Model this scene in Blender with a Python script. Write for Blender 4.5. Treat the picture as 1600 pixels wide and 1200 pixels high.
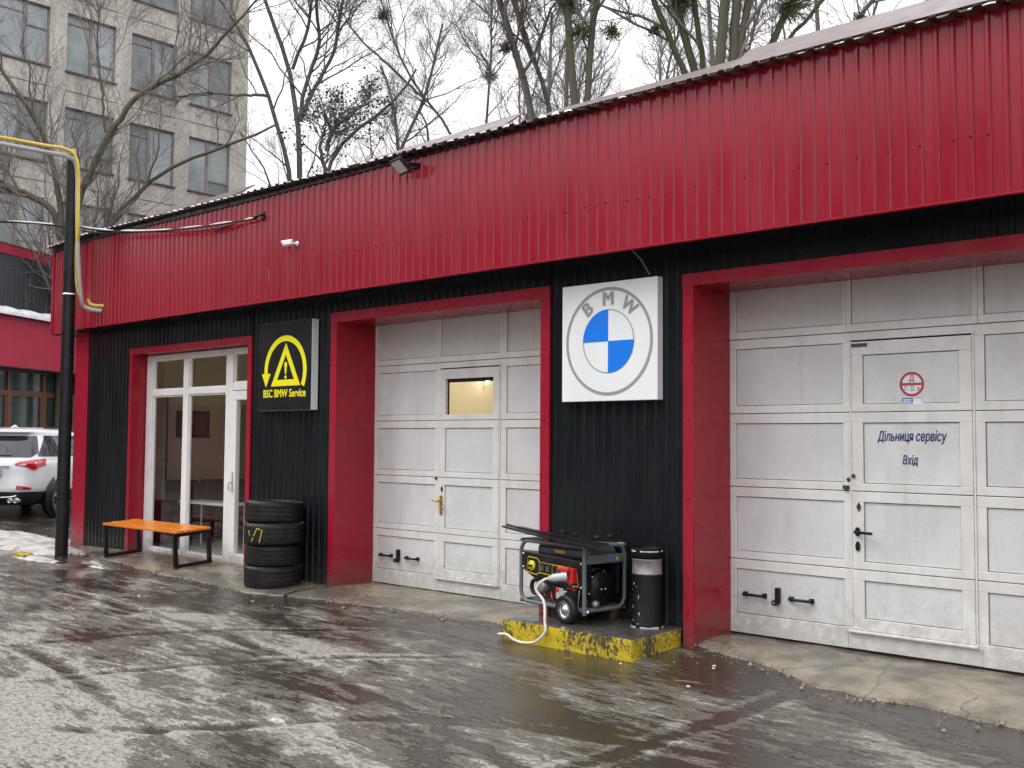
import bpy, bmesh, math, random
import numpy as np
import mathutils, mathutils.geometry
from mathutils import Vector, Matrix

for o in list(bpy.data.objects):
    bpy.data.objects.remove(o, do_unlink=True)
SC = bpy.context.scene
COL = SC.collection
rnd = random.Random(7)

# ------------------------------------------------------------------ camera
cam_d = bpy.data.cameras.new('camera')
cam_d.sensor_width = 36.0
cam_d.lens = 36.0 * 1650 / 1600
cam_d.clip_start = 0.05
cam_d.clip_end = 2000
cam = bpy.data.objects.new('camera', cam_d)
COL.objects.link(cam)
R_ = (0.734609, 0.67845, 0.00735)
U_ = (0.031387, -0.044803, 0.998503)
F_ = (-0.677764, 0.733279, 0.054208)
cam.matrix_world = Matrix(((R_[0], U_[0], -F_[0], 0.0), (R_[1], U_[1], -F_[1], -7.0), (R_[2], U_[2], -F_[2], 1.5), (0, 0, 0, 1)))
SC.camera = cam

# ------------------------------------------------------------------ sky, sun, exposure
W = bpy.data.worlds.new('World')
SC.world = W
W.use_nodes = True
wn, wl = W.node_tree.nodes, W.node_tree.links
wn.clear()
SUN_EL, SUN_AZ = math.radians(48), math.radians(222)      # azimuth clockwise from +Y
sky = wn.new('ShaderNodeTexSky')
sky.sky_type = 'NISHITA'
sky.sun_disc = False
sky.sun_elevation = SUN_EL
sky.sun_rotation = SUN_AZ
sky.dust_density = 3.0
hs = wn.new('ShaderNodeHueSaturation')
hs.inputs['Saturation'].default_value = 0.12
wl.new(sky.outputs[0], hs.inputs['Color'])
tc = wn.new('ShaderNodeTexCoord')
sep = wn.new('ShaderNodeSeparateXYZ')
wl.new(tc.outputs['Generated'], sep.inputs[0])
mr = wn.new('ShaderNodeMapRange')                          # overcast sky: zenith brighter than the horizon
mr.inputs['From Min'].default_value = 0.0
mr.inputs['From Max'].default_value = 1.0
mr.inputs['To Min'].default_value = 0.31
mr.inputs['To Max'].default_value = 1.10
wl.new(sep.outputs['Z'], mr.inputs['Value'])
nz = wn.new('ShaderNodeTexNoise')
nz.inputs['Scale'].default_value = 2.6
nz.inputs['Detail'].default_value = 5
wl.new(tc.outputs['Generated'], nz.inputs['Vector'])
mr2 = wn.new('ShaderNodeMapRange')
mr2.inputs['From Min'].default_value = 0.3
mr2.inputs['From Max'].default_value = 0.7
mr2.inputs['To Min'].default_value = 0.92
mr2.inputs['To Max'].default_value = 1.08
wl.new(nz.outputs['Fac'], mr2.inputs['Value'])
mu = wn.new('ShaderNodeMath'); mu.operation = 'MULTIPLY'
wl.new(mr.outputs[0], mu.inputs[0]); wl.new(mr2.outputs[0], mu.inputs[1])
cl = wn.new('ShaderNodeVectorMath'); cl.operation = 'SCALE'
cl.inputs[0].default_value = (19.0, 19.1, 19.9)
wl.new(mu.outputs[0], cl.inputs['Scale'])
mx = wn.new('ShaderNodeMixRGB')
mx.inputs['Fac'].default_value = 0.9
wl.new(hs.outputs[0], mx.inputs['Color1']); wl.new(cl.outputs[0], mx.inputs['Color2'])
bg = wn.new('ShaderNodeBackground')
bg.inputs['Strength'].default_value = 0.1
wl.new(mx.outputs[0], bg.inputs['Color'])
wo = wn.new('ShaderNodeOutputWorld')
wl.new(bg.outputs[0], wo.inputs['Surface'])

sun_d = bpy.data.lights.new('sun', 'SUN')
sun_d.energy = 0.8
sun_d.angle = math.radians(25)
sun_d.color = (1.0, 0.97, 0.93)
sun = bpy.data.objects.new('sun', sun_d)
COL.objects.link(sun)
sd = Vector((math.sin(SUN_AZ) * math.cos(SUN_EL), math.cos(SUN_AZ) * math.cos(SUN_EL), math.sin(SUN_EL)))
sun.rotation_euler = sd.to_track_quat('Z', 'Y').to_euler()
sun.location = (0, -20, 30)

SC.view_settings.view_transform = 'Standard'
SC.view_settings.look = 'None'
SC.view_settings.exposure = 0.55
SC.view_settings.gamma = 1.0
SC.view_settings.use_curve_mapping = False
SC.render.engine = 'CYCLES'
SC.cycles.use_denoising = True
SC.cycles.max_bounces = 10
SC.cycles.diffuse_bounces = 6
SC.cycles.transparent_max_bounces = 12

# ------------------------------------------------------------------ materials
def nd(nt, t, **kw):
    n = nt.nodes.new(t)
    for k, v in kw.items():
        setattr(n, k, v)
    return n

def setin(n, **kw):
    for k, v in kw.items():
        n.inputs[k.replace('_', ' ')].default_value = v

def c4(c):
    return (c[0], c[1], c[2], 1.0)

def pmat(name, col, rough=0.5, metal=0.0, col2=None, var=0.5, vscale=3.0, stretch=(1, 1, 1), lo=0.4, hi=0.65, bump=0.0, bscale=60.0,
         bdist=0.004, rvar=0.0, spec=0.5, coat=0.0, fine=0.0, emit=None, estr=0.0, objvar=0.0, local=False):
    m = bpy.data.materials.new(name)
    m.use_nodes = True
    nt = m.node_tree
    b = nt.nodes['Principled BSDF']
    b.inputs['Base Color'].default_value = c4(col)
    b.inputs['Roughness'].default_value = rough
    b.inputs['Metallic'].default_value = metal
    b.inputs['Specular IOR Level'].default_value = spec
    b.inputs['Coat Weight'].default_value = coat
    b.inputs['Coat Roughness'].default_value = 0.12
    if emit:
        b.inputs['Emission Color'].default_value = c4(emit)
        b.inputs['Emission Strength'].default_value = estr
    if local:
        pos = nd(nt, 'ShaderNodeTexCoord').outputs['Object']
    else:
        pos = nd(nt, 'ShaderNodeNewGeometry').outputs['Position']
    mp = nd(nt, 'ShaderNodeMapping')
    mp.inputs['Scale'].default_value = stretch
    nt.links.new(pos, mp.inputs['Vector'])
    last = None
    if col2 is not None:
        n = nd(nt, 'ShaderNodeTexNoise')
        setin(n, Scale=vscale, Detail=7.0, Roughness=0.62)
        nt.links.new(mp.outputs[0], n.inputs['Vector'])
        r = nd(nt, 'ShaderNodeMapRange')
        r.interpolation_type = 'SMOOTHSTEP'
        setin(r, From_Min=lo, From_Max=hi, To_Min=0.0, To_Max=var)
        nt.links.new(n.outputs['Fac'], r.inputs['Value'])
        mix = nd(nt, 'ShaderNodeMixRGB')
        mix.inputs['Color1'].default_value = c4(col)
        mix.inputs['Color2'].default_value = c4(col2)
        nt.links.new(r.outputs[0], mix.inputs['Fac'])
        last = mix.outputs[0]
    if fine > 0 or objvar > 0:
        val = None
        if fine > 0:
            n2 = nd(nt, 'ShaderNodeTexNoise')
            setin(n2, Scale=bscale * 1.7, Detail=4.0, Roughness=0.7)
            nt.links.new(mp.outputs[0], n2.inputs['Vector'])
            r2 = nd(nt, 'ShaderNodeMapRange')
            setin(r2, From_Min=0.3, From_Max=0.7, To_Min=1 - fine, To_Max=1 + fine)
            nt.links.new(n2.outputs['Fac'], r2.inputs['Value'])
            val = r2.outputs[0]
        if objvar > 0:
            oi = nd(nt, 'ShaderNodeObjectInfo')
            r3 = nd(nt, 'ShaderNodeMapRange')
            setin(r3, From_Min=0.0, From_Max=1.0, To_Min=1 - objvar, To_Max=1 + objvar)
            nt.links.new(oi.outputs['Random'], r3.inputs['Value'])
            if val is None:
                val = r3.outputs[0]
            else:
                mm = nd(nt, 'ShaderNodeMath', operation='MULTIPLY')
                nt.links.new(val, mm.inputs[0]); nt.links.new(r3.outputs[0], mm.inputs[1])
                val = mm.outputs[0]
        sc = nd(nt, 'ShaderNodeVectorMath', operation='SCALE')
        if last is None:
            sc.inputs[0].default_value = col
        else:
            nt.links.new(last, sc.inputs[0])
        nt.links.new(val, sc.inputs['Scale'])
        last = sc.outputs[0]
    if last is not None:
        nt.links.new(last, b.inputs['Base Color'])
    if rvar > 0:
        n3 = nd(nt, 'ShaderNodeTexNoise')
        setin(n3, Scale=vscale * 2.3 + 1, Detail=5.0)
        nt.links.new(mp.outputs[0], n3.inputs['Vector'])
        r4 = nd(nt, 'ShaderNodeMapRange')
        setin(r4, From_Min=0.3, From_Max=0.7, To_Min=max(0.02, rough - rvar), To_Max=min(1, rough + rvar))
        nt.links.new(n3.outputs['Fac'], r4.inputs['Value'])
        nt.links.new(r4.outputs[0], b.inputs['Roughness'])
    if bump > 0:
        n4 = nd(nt, 'ShaderNodeTexNoise')
        setin(n4, Scale=bscale, Detail=6.0, Roughness=0.6)
        nt.links.new(mp.outputs[0], n4.inputs['Vector'])
        bp = nd(nt, 'ShaderNodeBump')
        setin(bp, Strength=bump, Distance=bdist)
        nt.links.new(n4.outputs['Fac'], bp.inputs['Height'])
        nt.links.new(bp.outputs[0], b.inputs['Normal'])
    return m

def glass_mat(name, tint, ior=1.5, gloss_rough=0.0, base_refl=0.0):
    m = bpy.data.materials.new(name)
    m.use_nodes = True
    nt = m.node_tree
    nt.nodes.clear()
    out = nd(nt, 'ShaderNodeOutputMaterial')
    tr = nd(nt, 'ShaderNodeBsdfTransparent'); tr.inputs['Color'].default_value = c4(tint)
    gl = nd(nt, 'ShaderNodeBsdfGlossy'); gl.inputs['Roughness'].default_value = gloss_rough
    fr0 = nd(nt, 'ShaderNodeFresnel'); fr0.inputs['IOR'].default_value = ior
    gm = nd(nt, 'ShaderNodeNewGeometry')
    inv = nd(nt, 'ShaderNodeMath', operation='SUBTRACT'); inv.inputs[0].default_value = 1.0
    nt.links.new(gm.outputs['Backfacing'], inv.inputs[1])
    fr = nd(nt, 'ShaderNodeMath', operation='MULTIPLY')
    nt.links.new(fr0.outputs[0], fr.inputs[0]); nt.links.new(inv.outputs[0], fr.inputs[1])
    mx_ = nd(nt, 'ShaderNodeMixShader')
    if base_refl > 0:
        ad = nd(nt, 'ShaderNodeMath', operation='ADD', use_clamp=True)
        ad.inputs[1].default_value = base_refl
        nt.links.new(fr.outputs[0], ad.inputs[0])
        nt.links.new(ad.outputs[0], mx_.inputs[0])
    else:
        nt.links.new(fr.outputs[0], mx_.inputs[0])
    nt.links.new(tr.outputs[0], mx_.inputs[1]); nt.links.new(gl.outputs[0], mx_.inputs[2])
    nt.links.new(mx_.outputs[0], out.inputs['Surface'])
    return m

M = {}
M['red'] = pmat('red_coated_sheet', (0.275, 0.0055, 0.0175), 0.21, col2=(0.30, 0.011, 0.025), var=0.7, vscale=2.2, stretch=(1, 1, 0.18),
                rvar=0.08, fine=0.05, bump=0.06, bscale=16, objvar=0.06, spec=0.5)
M['red_trim'] = pmat('red_trim_sheet', (0.325, 0.008, 0.024), 0.27, col2=(0.26, 0.014, 0.03), var=0.6, vscale=1.8, rvar=0.07, bump=0.10, bscale=5,
                     bdist=0.01, objvar=0.03, spec=0.36)
M['black'] = pmat('black_coated_sheet', (0.008, 0.009, 0.012), 0.24, col2=(0.015, 0.016, 0.019), var=0.7, vscale=1.6, stretch=(1, 1, 0.4), rvar=0.08,
                  bump=0.05, bscale=14, fine=0.12, spec=0.2)
M['annex_black'] = pmat('weathered_black_sheet', (0.030, 0.034, 0.042), 0.5, col2=(0.05, 0.052, 0.058), var=0.7, vscale=1.0, rvar=0.1)
M['annex_red'] = pmat('bright_red_sheet', (0.42, 0.010, 0.045), 0.4, col2=(0.36, 0.012, 0.04), var=0.6, vscale=1.0, rvar=0.08)
M['brown'] = pmat('brown_roof_sheet', (0.105, 0.068, 0.060), 0.36, col2=(0.14, 0.10, 0.09), var=0.6, vscale=2.0, rvar=0.08)
M['dark'] = pmat('dark_void', (0.008, 0.008, 0.009), 0.7, col2=(0.014, 0.014, 0.014), var=0.5)
M['alu'] = pmat('dull_aluminium_frame', (0.76, 0.755, 0.73), 0.40, metal=0.10, col2=(0.62, 0.61, 0.58), var=0.6, vscale=3.5, rvar=0.1, fine=0.04, bump=0.04)
M['panel'] = pmat('grey_door_panel', (0.67, 0.67, 0.66), 0.44, metal=0.04, col2=(0.59, 0.59, 0.575), var=0.7, vscale=2.4, lo=0.38, hi=0.62, rvar=0.1,
                  fine=0.05, bscale=30, bump=0.03, objvar=0.03)
M['white_pvc'] = pmat('white_pvc', (0.80, 0.80, 0.79), 0.3, col2=(0.70, 0.69, 0.66), var=0.5, vscale=4)
M['white'] = pmat('white_sign_face', (0.82, 0.83, 0.83), 0.35, col2=(0.74, 0.75, 0.76), var=0.5, vscale=1.3)
M['grey_ring'] = pmat('grey_print', (0.30, 0.31, 0.31), 0.4, col2=(0.27, 0.28, 0.28), var=0.4)
M['blue'] = pmat('bright_blue_print', (0.004, 0.19, 0.80), 0.35, col2=(0.004, 0.17, 0.72), var=0.4)
M['sign_black'] = pmat('black_sign_face', (0.009, 0.009, 0.012), 0.4, spec=0.2, col2=(0.022, 0.022, 0.026), var=0.5)
M['yellow'] = pmat('yellow_print', (0.86, 0.78, 0.006), 0.4, col2=(0.80, 0.72, 0.006), var=0.4)
M['navy'] = pmat('navy_lettering', (0.025, 0.035, 0.16), 0.4, col2=(0.03, 0.04, 0.18), var=0.4)
M['sticker_red'] = pmat('faded_red_print', (0.42, 0.05, 0.075), 0.4, col2=(0.48, 0.08, 0.1), var=0.4)
M['sticker_blue'] = pmat('blue_sticker_print', (0.05, 0.15, 0.45), 0.4, col2=(0.06, 0.18, 0.5), var=0.4)
M['blackpaint'] = pmat('black_painted_metal', (0.009, 0.009, 0.010), 0.32, spec=0.3, col2=(0.02, 0.02, 0.021), var=0.6, vscale=6, rvar=0.1)
M['rubber'] = pmat('tyre_rubber', (0.010, 0.010, 0.0115), 0.42, spec=0.32, col2=(0.022, 0.022, 0.022), var=0.6, vscale=9, rvar=0.14, bump=0.25, bscale=70, bdist=0.003)
M['orange_wood'] = pmat('orange_varnished_wood', (0.74, 0.235, 0.016), 0.26, col2=(0.58, 0.155, 0.010), var=0.7, vscale=7, stretch=(0.12, 1.6, 1.6), rvar=0.08)
M['steel'] = pmat('galvanised_steel', (0.36, 0.355, 0.34), 0.5, metal=0.5, col2=(0.22, 0.215, 0.2), var=0.8, vscale=9, rvar=0.12)
M['chrome'] = pmat('bright_metal', (0.72, 0.72, 0.72), 0.22, metal=0.9, col2=(0.55, 0.55, 0.55), var=0.4, vscale=12)
M['brass'] = pmat('worn_brass', (0.55, 0.36, 0.10), 0.3, metal=0.8, col2=(0.35, 0.22, 0.07), var=0.7, vscale=20)
M['gen_grey'] = pmat('grey_tube_paint', (0.13, 0.145, 0.15), 0.36, col2=(0.10, 0.11, 0.115), var=0.5, vscale=8)
M['tank'] = pmat('dark_grey_tank_paint', (0.055, 0.06, 0.062), 0.3, col2=(0.07, 0.075, 0.078), var=0.5, vscale=8)
M['engine'] = pmat('oily_engine_metal', (0.10, 0.09, 0.085), 0.42, metal=0.5, col2=(0.035, 0.03, 0.03), var=0.8, vscale=18, bump=0.3, bscale=50)
M['cast'] = pmat('cast_aluminium', (0.36, 0.36, 0.35), 0.42, metal=0.6, col2=(0.22, 0.22, 0.21), var=0.6, vscale=20)
M['redplastic'] = pmat('red_plastic', (0.62, 0.016, 0.018), 0.35, col2=(0.5, 0.014, 0.015), var=0.4)
M['plug_grey'] = pmat('pale_grey_plastic', (0.52, 0.53, 0.52), 0.4, col2=(0.45, 0.45, 0.44), var=0.5, vscale=15)
M['cable_white'] = pmat('white_cable_sheath', (0.66, 0.65, 0.61), 0.42, col2=(0.45, 0.43, 0.38), var=0.6, vscale=8)
M['gold'] = pmat('gold_label', (0.42, 0.28, 0.06), 0.4, col2=(0.3, 0.2, 0.05), var=0.5, vscale=40)
M['gen_yellow'] = pmat('panel_yellow_print', (0.70, 0.56, 0.02), 0.4, col2=(0.6, 0.48, 0.02), var=0.4)
M['label_white'] = pmat('white_label_print', (0.62, 0.63, 0.66), 0.4, col2=(0.5, 0.52, 0.56), var=0.5, vscale=30)
M['wood_block'] = pmat('wet_wood_block', (0.20, 0.115, 0.045), 0.5, col2=(0.11, 0.065, 0.03), var=0.7, vscale=14)
M['pipe_yellow'] = pmat('gas_pipe_yellow', (0.62, 0.42, 0.035), 0.38, col2=(0.70, 0.56, 0.16), var=0.6, vscale=4)
M['pipe_grey'] = pmat('pale_grey_pipe', (0.42, 0.41, 0.39), 0.42, col2=(0.32, 0.31, 0.29), var=0.6, vscale=4)
M['snow'] = pmat('wet_snow', (0.74, 0.75, 0.77), 0.5, col2=(0.56, 0.56, 0.55), var=0.7, vscale=9, bump=0.5, bscale=45, bdist=0.01)
M['slushy_snow'] = pmat('dirty_snow', (0.55, 0.54, 0.52), 0.45, col2=(0.25, 0.23, 0.2), var=0.85, vscale=6, bump=0.6, bscale=50, bdist=0.012)
M['glass'] = glass_mat('window_glass', (0.975, 0.98, 0.975))
M['car_glass'] = pmat('dark_car_glass', (0.012, 0.014, 0.017), 0.05, spec=0.6, col2=(0.02, 0.022, 0.026), var=0.4, vscale=2)
M['office_glass'] = pmat('grey_reflecting_pane', (0.22, 0.25, 0.26), 0.12, col2=(0.38, 0.41, 0.415), var=0.85, vscale=0.55, spec=0.55, rvar=0.08, objvar=0.35)
M['office_curtain'] = pmat('curtained_pane', (0.36, 0.41, 0.40), 0.25, col2=(0.25, 0.29, 0.29), var=0.8, vscale=0.8, objvar=0.2)
M['office_teal'] = pmat('teal_blind_pane', (0.16, 0.30, 0.33), 0.25, col2=(0.22, 0.34, 0.36), var=0.8, vscale=0.8)
M['office_frame'] = pmat('weathered_window_frame', (0.30, 0.26, 0.23), 0.6, col2=(0.16, 0.11, 0.095), var=0.85, vscale=1.2)
M['office_sill'] = pmat('rusty_sill', (0.085, 0.068, 0.062), 0.55, col2=(0.16, 0.13, 0.12), var=0.6, vscale=3)
M['brown_frame'] = pmat('brown_window_frame', (0.15, 0.055, 0.025), 0.4, col2=(0.11, 0.04, 0.02), var=0.5, vscale=3)
M['annex_glass'] = pmat('dark_shop_glass', (0.05, 0.075, 0.07), 0.07, col2=(0.022, 0.032, 0.03), var=0.8, vscale=0.9, spec=0.6)
M['car_white'] = pmat('white_car_paint', (0.76, 0.77, 0.78), 0.2, coat=0.6, col2=(0.68, 0.68, 0.68), var=0.4, vscale=1.5)
M['car_black'] = pmat('black_car_plastic', (0.014, 0.014, 0.015), 0.5, col2=(0.03, 0.03, 0.03), var=0.5, vscale=5)
M['lamp_red'] = pmat('red_lamp_lens', (0.42, 0.006, 0.012), 0.12, coat=0.5, col2=(0.55, 0.02, 0.03), var=0.5, vscale=8)
M['lamp_clear'] = pmat('pale_lamp_lens', (0.62, 0.50, 0.50), 0.15, col2=(0.5, 0.36, 0.36), var=0.5, vscale=10)
M['wall_cream'] = pmat('cream_wall', (0.80, 0.74, 0.58), 0.7, col2=(0.76, 0.70, 0.54), var=0.5, vscale=2)
M['wall_yellow'] = pmat('pale_yellow_wall', (0.85, 0.81, 0.54), 0.7, col2=(0.81, 0.77, 0.50), var=0.5, vscale=2)
M['wall_peach'] = pmat('peach_wall', (0.82, 0.60, 0.48), 0.7, col2=(0.78, 0.56, 0.45), var=0.5, vscale=2)
M['wall_green'] = pmat('olive_wall', (0.36, 0.36, 0.27), 0.7, col2=(0.32, 0.32, 0.24), var=0.5, vscale=2)
M['armchair'] = pmat('dark_red_upholstery', (0.10, 0.022, 0.026), 0.6, col2=(0.07, 0.016, 0.02), var=0.5, vscale=8)
M['interior_floor'] = pmat('pale_floor_tile', (0.50, 0.49, 0.46), 0.3, col2=(0.42, 0.41, 0.38), var=0.5, vscale=3)
M['picture'] = pmat('red_picture_print', (0.30, 0.05, 0.04), 0.4, col2=(0.10, 0.06, 0.05), var=0.8, vscale=6)
M['leaf_brown'] = pmat('dry_brown_leaf', (0.17, 0.085, 0.035), 0.5, col2=(0.25, 0.13, 0.05), var=0.6, vscale=40)
M['dead_leaf'] = pmat('dark_hanging_leaf', (0.060, 0.040, 0.030), 0.6, col2=(0.035, 0.028, 0.024), var=0.7, vscale=3)
M['bark_dark'] = pmat('wet_dark_bark', (0.085, 0.079, 0.073), 0.7, col2=(0.13, 0.122, 0.105), var=0.7, vscale=2.5, bump=0.5, bscale=14, bdist=0.02)
M['bark_moss'] = pmat('mossy_bark', (0.100, 0.090, 0.068), 0.75, col2=(0.088, 0.092, 0.034), var=0.85, vscale=1.8, lo=0.38, hi=0.58, bump=0.8, bscale=12, stretch=(1, 1, 0.45), bdist=0.03)
M['bark_grey'] = pmat('grey_bark', (0.135, 0.125, 0.105), 0.75, col2=(0.075, 0.07, 0.06), var=0.8, vscale=2.2, bump=0.7, bscale=12, stretch=(1, 1, 0.45), bdist=0.03)
M['twig'] = pmat('dark_twigs', (0.15, 0.135, 0.125), 0.7, col2=(0.21, 0.19, 0.175), var=0.6, vscale=0.7)
M['twig_pale'] = pmat('grey_brown_twigs', (0.22, 0.195, 0.17), 0.7, col2=(0.16, 0.14, 0.122), var=0.6, vscale=0.7)
M['mistletoe'] = pmat('mistletoe_green', (0.16, 0.175, 0.075), 0.55, col2=(0.09, 0.105, 0.045), var=0.7, vscale=6)
M['tower'] = pmat('pale_green_cladding', (0.42, 0.50, 0.48), 0.3, col2=(0.5, 0.56, 0.55), var=0.5, vscale=0.3)
M['opposite'] = pmat('dull_render_wall', (0.16, 0.15, 0.14), 0.8, col2=(0.10, 0.095, 0.09), var=0.7, vscale=0.5)
M['office_wall'] = None

# aged concrete facade of the office block: blotches, vertical run-off, rough pebble finish
def concrete_facade():
    m = pmat('aged_facade_concrete', (0.60, 0.565, 0.50), 0.85, col2=(0.43, 0.40, 0.35), var=0.75, vscale=0.55, stretch=(1, 1, 0.8), lo=0.36, hi=0.62,
             fine=0.24, bscale=5.0, bump=0.6, bdist=0.03)
    nt = m.node_tree
    b = nt.nodes['Principled BSDF']
    src = b.inputs['Base Color'].links[0].from_socket
    g = nd(nt, 'ShaderNodeNewGeometry')
    mp = nd(nt, 'ShaderNodeMapping'); mp.inputs['Scale'].default_value = (1.6, 1.6, 0.12)
    nt.links.new(g.outputs['Position'], mp.inputs['Vector'])
    n = nd(nt, 'ShaderNodeTexNoise'); setin(n, Scale=1.6, Detail=6.0)
    nt.links.new(mp.outputs[0], n.inputs['Vector'])
    r = nd(nt, 'ShaderNodeMapRange'); setin(r, From_Min=0.48, From_Max=0.7, To_Min=0.0, To_Max=0.5)
    nt.links.new(n.outputs['Fac'], r.inputs['Value'])
    mx_ = nd(nt, 'ShaderNodeMixRGB'); mx_.inputs['Color2'].default_value = (0.27, 0.235, 0.205, 1)
    nt.links.new(r.outputs[0], mx_.inputs['Fac']); nt.links.new(src, mx_.inputs['Color1'])
    nt.links.new(mx_.outputs[0], b.inputs['Base Color'])
    return m
M['office_wall'] = concrete_facade()

# chipped yellow kerb paint over dark damp concrete
def chipped(name, paint, under, scale=16.0, lo=0.47, hi=0.50, top_bare=True):
    m = pmat(name, paint, 0.45)
    nt = m.node_tree
    b = nt.nodes['Principled BSDF']
    g = nd(nt, 'ShaderNodeNewGeometry')
    mp = nd(nt, 'ShaderNodeMapping'); mp.inputs['Scale'].default_value = (1.0, 1.0, 0.75)
    nt.links.new(g.outputs['Position'], mp.inputs['Vector'])
    n1 = nd(nt, 'ShaderNodeTexNoise'); setin(n1, Scale=scale, Detail=10.0, Roughness=0.78)
    n2 = nd(nt, 'ShaderNodeTexNoise'); setin(n2, Scale=3.2, Detail=2.0)
    nt.links.new(mp.outputs[0], n1.inputs['Vector']); nt.links.new(mp.outputs[0], n2.inputs['Vector'])
    a = nd(nt, 'ShaderNodeMath', operation='MULTIPLY_ADD'); a.inputs[1].default_value = 0.5; a.inputs[2].default_value = -0.25
    nt.links.new(n2.outputs['Fac'], a.inputs[0])
    s = nd(nt, 'ShaderNodeMath', operation='ADD')
    nt.links.new(n1.outputs['Fac'], s.inputs[0]); nt.links.new(a.outputs[0], s.inputs[1])
    r = nd(nt, 'ShaderNodeMapRange'); setin(r, From_Min=lo, From_Max=hi)
    nt.links.new(s.outputs[0], r.inputs['Value'])
    n3 = nd(nt, 'ShaderNodeTexNoise'); setin(n3, Scale=40.0, Detail=4.0)
    nt.links.new(mp.outputs[0], n3.inputs['Vector'])
    u = nd(nt, 'ShaderNodeMixRGB'); u.inputs['Color1'].default_value = c4(under); u.inputs['Color2'].default_value = (0.11, 0.10, 0.075, 1)
    nt.links.new(n3.outputs['Fac'], u.inputs['Fac'])
    p2 = nd(nt, 'ShaderNodeMixRGB'); p2.inputs['Color1'].default_value = c4(paint); p2.inputs['Color2'].default_value = (paint[0] * 0.7, paint[1] * 0.66, paint[2] * 0.8, 1)
    nt.links.new(n3.outputs['Fac'], p2.inputs['Fac'])
    mx_ = nd(nt, 'ShaderNodeMixRGB')
    nt.links.new(r.outputs[0], mx_.inputs['Fac']); nt.links.new(u.outputs[0], mx_.inputs['Color1']); nt.links.new(p2.outputs[0], mx_.inputs['Color2'])
    nt.links.new(mx_.outputs[0], b.inputs['Base Color'])
    bp = nd(nt, 'ShaderNodeBump'); setin(bp, Strength=0.6, Distance=0.006)
    nt.links.new(s.outputs[0], bp.inputs['Height']); nt.links.new(bp.outputs[0], b.inputs['Normal'])
    rr = nd(nt, 'ShaderNodeMapRange'); setin(rr, To_Min=0.3, To_Max=0.45)
    nt.links.new(r.outputs[0], rr.inputs['Value']); nt.links.new(rr.outputs[0], b.inputs['Roughness'])
    return m
M['chip_yellow'] = chipped('chipped_yellow_paint', (0.66, 0.50, 0.016), (0.020, 0.018, 0.012), scale=44, lo=0.475, hi=0.495)
M['kerb_yellow'] = chipped('worn_yellow_paint', (0.60, 0.45, 0.02), (0.10, 0.09, 0.07), scale=25, lo=0.40, hi=0.44)
M['chip_black'] = chipped('chipped_black_paint', (0.009, 0.009, 0.010), (0.45, 0.44, 0.42), scale=17, lo=0.25, hi=0.26)
M['chip_black'].node_tree.nodes['Principled BSDF'].inputs['Specular IOR Level'].default_value = 0.15
M['grit'] = pmat('loose_grit', (0.26, 0.235, 0.19), 0.6, col2=(0.12, 0.11, 0.095), var=0.9, vscale=40)
M['plinth_top'] = pmat('wet_dark_concrete', (0.060, 0.058, 0.055), 0.14, col2=(0.10, 0.095, 0.085), var=0.7, vscale=5, rvar=0.1, bump=0.25, bscale=40)

# splash dirt low down and vertical run-off, as dirt on the surface
def grime(m, col, zlo, zhi, amt, run):
    nt = m.node_tree; b = nt.nodes['Principled BSDF']
    L = nt.links.new
    src = b.inputs['Base Color'].links[0].from_socket
    g = nd(nt, 'ShaderNodeNewGeometry')
    mp = nd(nt, 'ShaderNodeMapping'); mp.inputs['Scale'].default_value = (1, 1, 0.10)
    L(g.outputs['Position'], mp.inputs['Vector'])
    n = nd(nt, 'ShaderNodeTexNoise'); setin(n, Scale=9.0, Detail=7.0, Roughness=0.65); L(mp.outputs[0], n.inputs['Vector'])
    n2 = nd(nt, 'ShaderNodeTexNoise'); setin(n2, Scale=14.0, Detail=8.0, Roughness=0.7); L(g.outputs['Position'], n2.inputs['Vector'])
    sx = nd(nt, 'ShaderNodeSeparateXYZ'); L(g.outputs['Position'], sx.inputs[0])
    low = nd(nt, 'ShaderNodeMapRange'); setin(low, From_Min=zhi, From_Max=zlo, To_Min=0.0, To_Max=0.42); L(sx.outputs['Z'], low.inputs['Value'])
    s = nd(nt, 'ShaderNodeMath', operation='ADD'); L(low.outputs[0], s.inputs[0]); L(n2.outputs['Fac'], s.inputs[1])
    r = nd(nt, 'ShaderNodeMapRange'); r.interpolation_type = 'SMOOTHSTEP'; setin(r, From_Min=0.60, From_Max=0.95, To_Min=0.0, To_Max=amt); L(s.outputs[0], r.inputs['Value'])
    r2 = nd(nt, 'ShaderNodeMapRange'); r2.interpolation_type = 'SMOOTHSTEP'; setin(r2, From_Min=0.50, From_Max=0.72, To_Min=0.0, To_Max=run); L(n.outputs['Fac'], r2.inputs['Value'])
    mxm = nd(nt, 'ShaderNodeMath', operation='MAXIMUM'); L(r.outputs[0], mxm.inputs[0]); L(r2.outputs[0], mxm.inputs[1])
    mx_ = nd(nt, 'ShaderNodeMixRGB'); mx_.inputs['Color2'].default_value = c4(col)
    L(mxm.outputs[0], mx_.inputs['Fac']); L(src, mx_.inputs['Color1']); L(mx_.outputs[0], b.inputs['Base Color'])
grime(M['panel'], (0.36, 0.34, 0.31), 0.0, 0.60, 0.42, 0.20)
grime(M['alu'], (0.36, 0.335, 0.30), 0.0, 0.45, 0.5, 0.22)
grime(M['red_trim'], (0.13, 0.075, 0.065), -0.08, 0.40, 0.65, 0.16)
grime(M['red'], (0.16, 0.022, 0.028), -5.0, -4.0, 0.0, 0.30)
grime(M['black'], (0.035, 0.033, 0.031), -0.08, 0.55, 0.8, 0.25)
grime(M['white_pvc'], (0.42, 0.40, 0.36), -0.05, 0.30, 0.7, 0.10)

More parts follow.
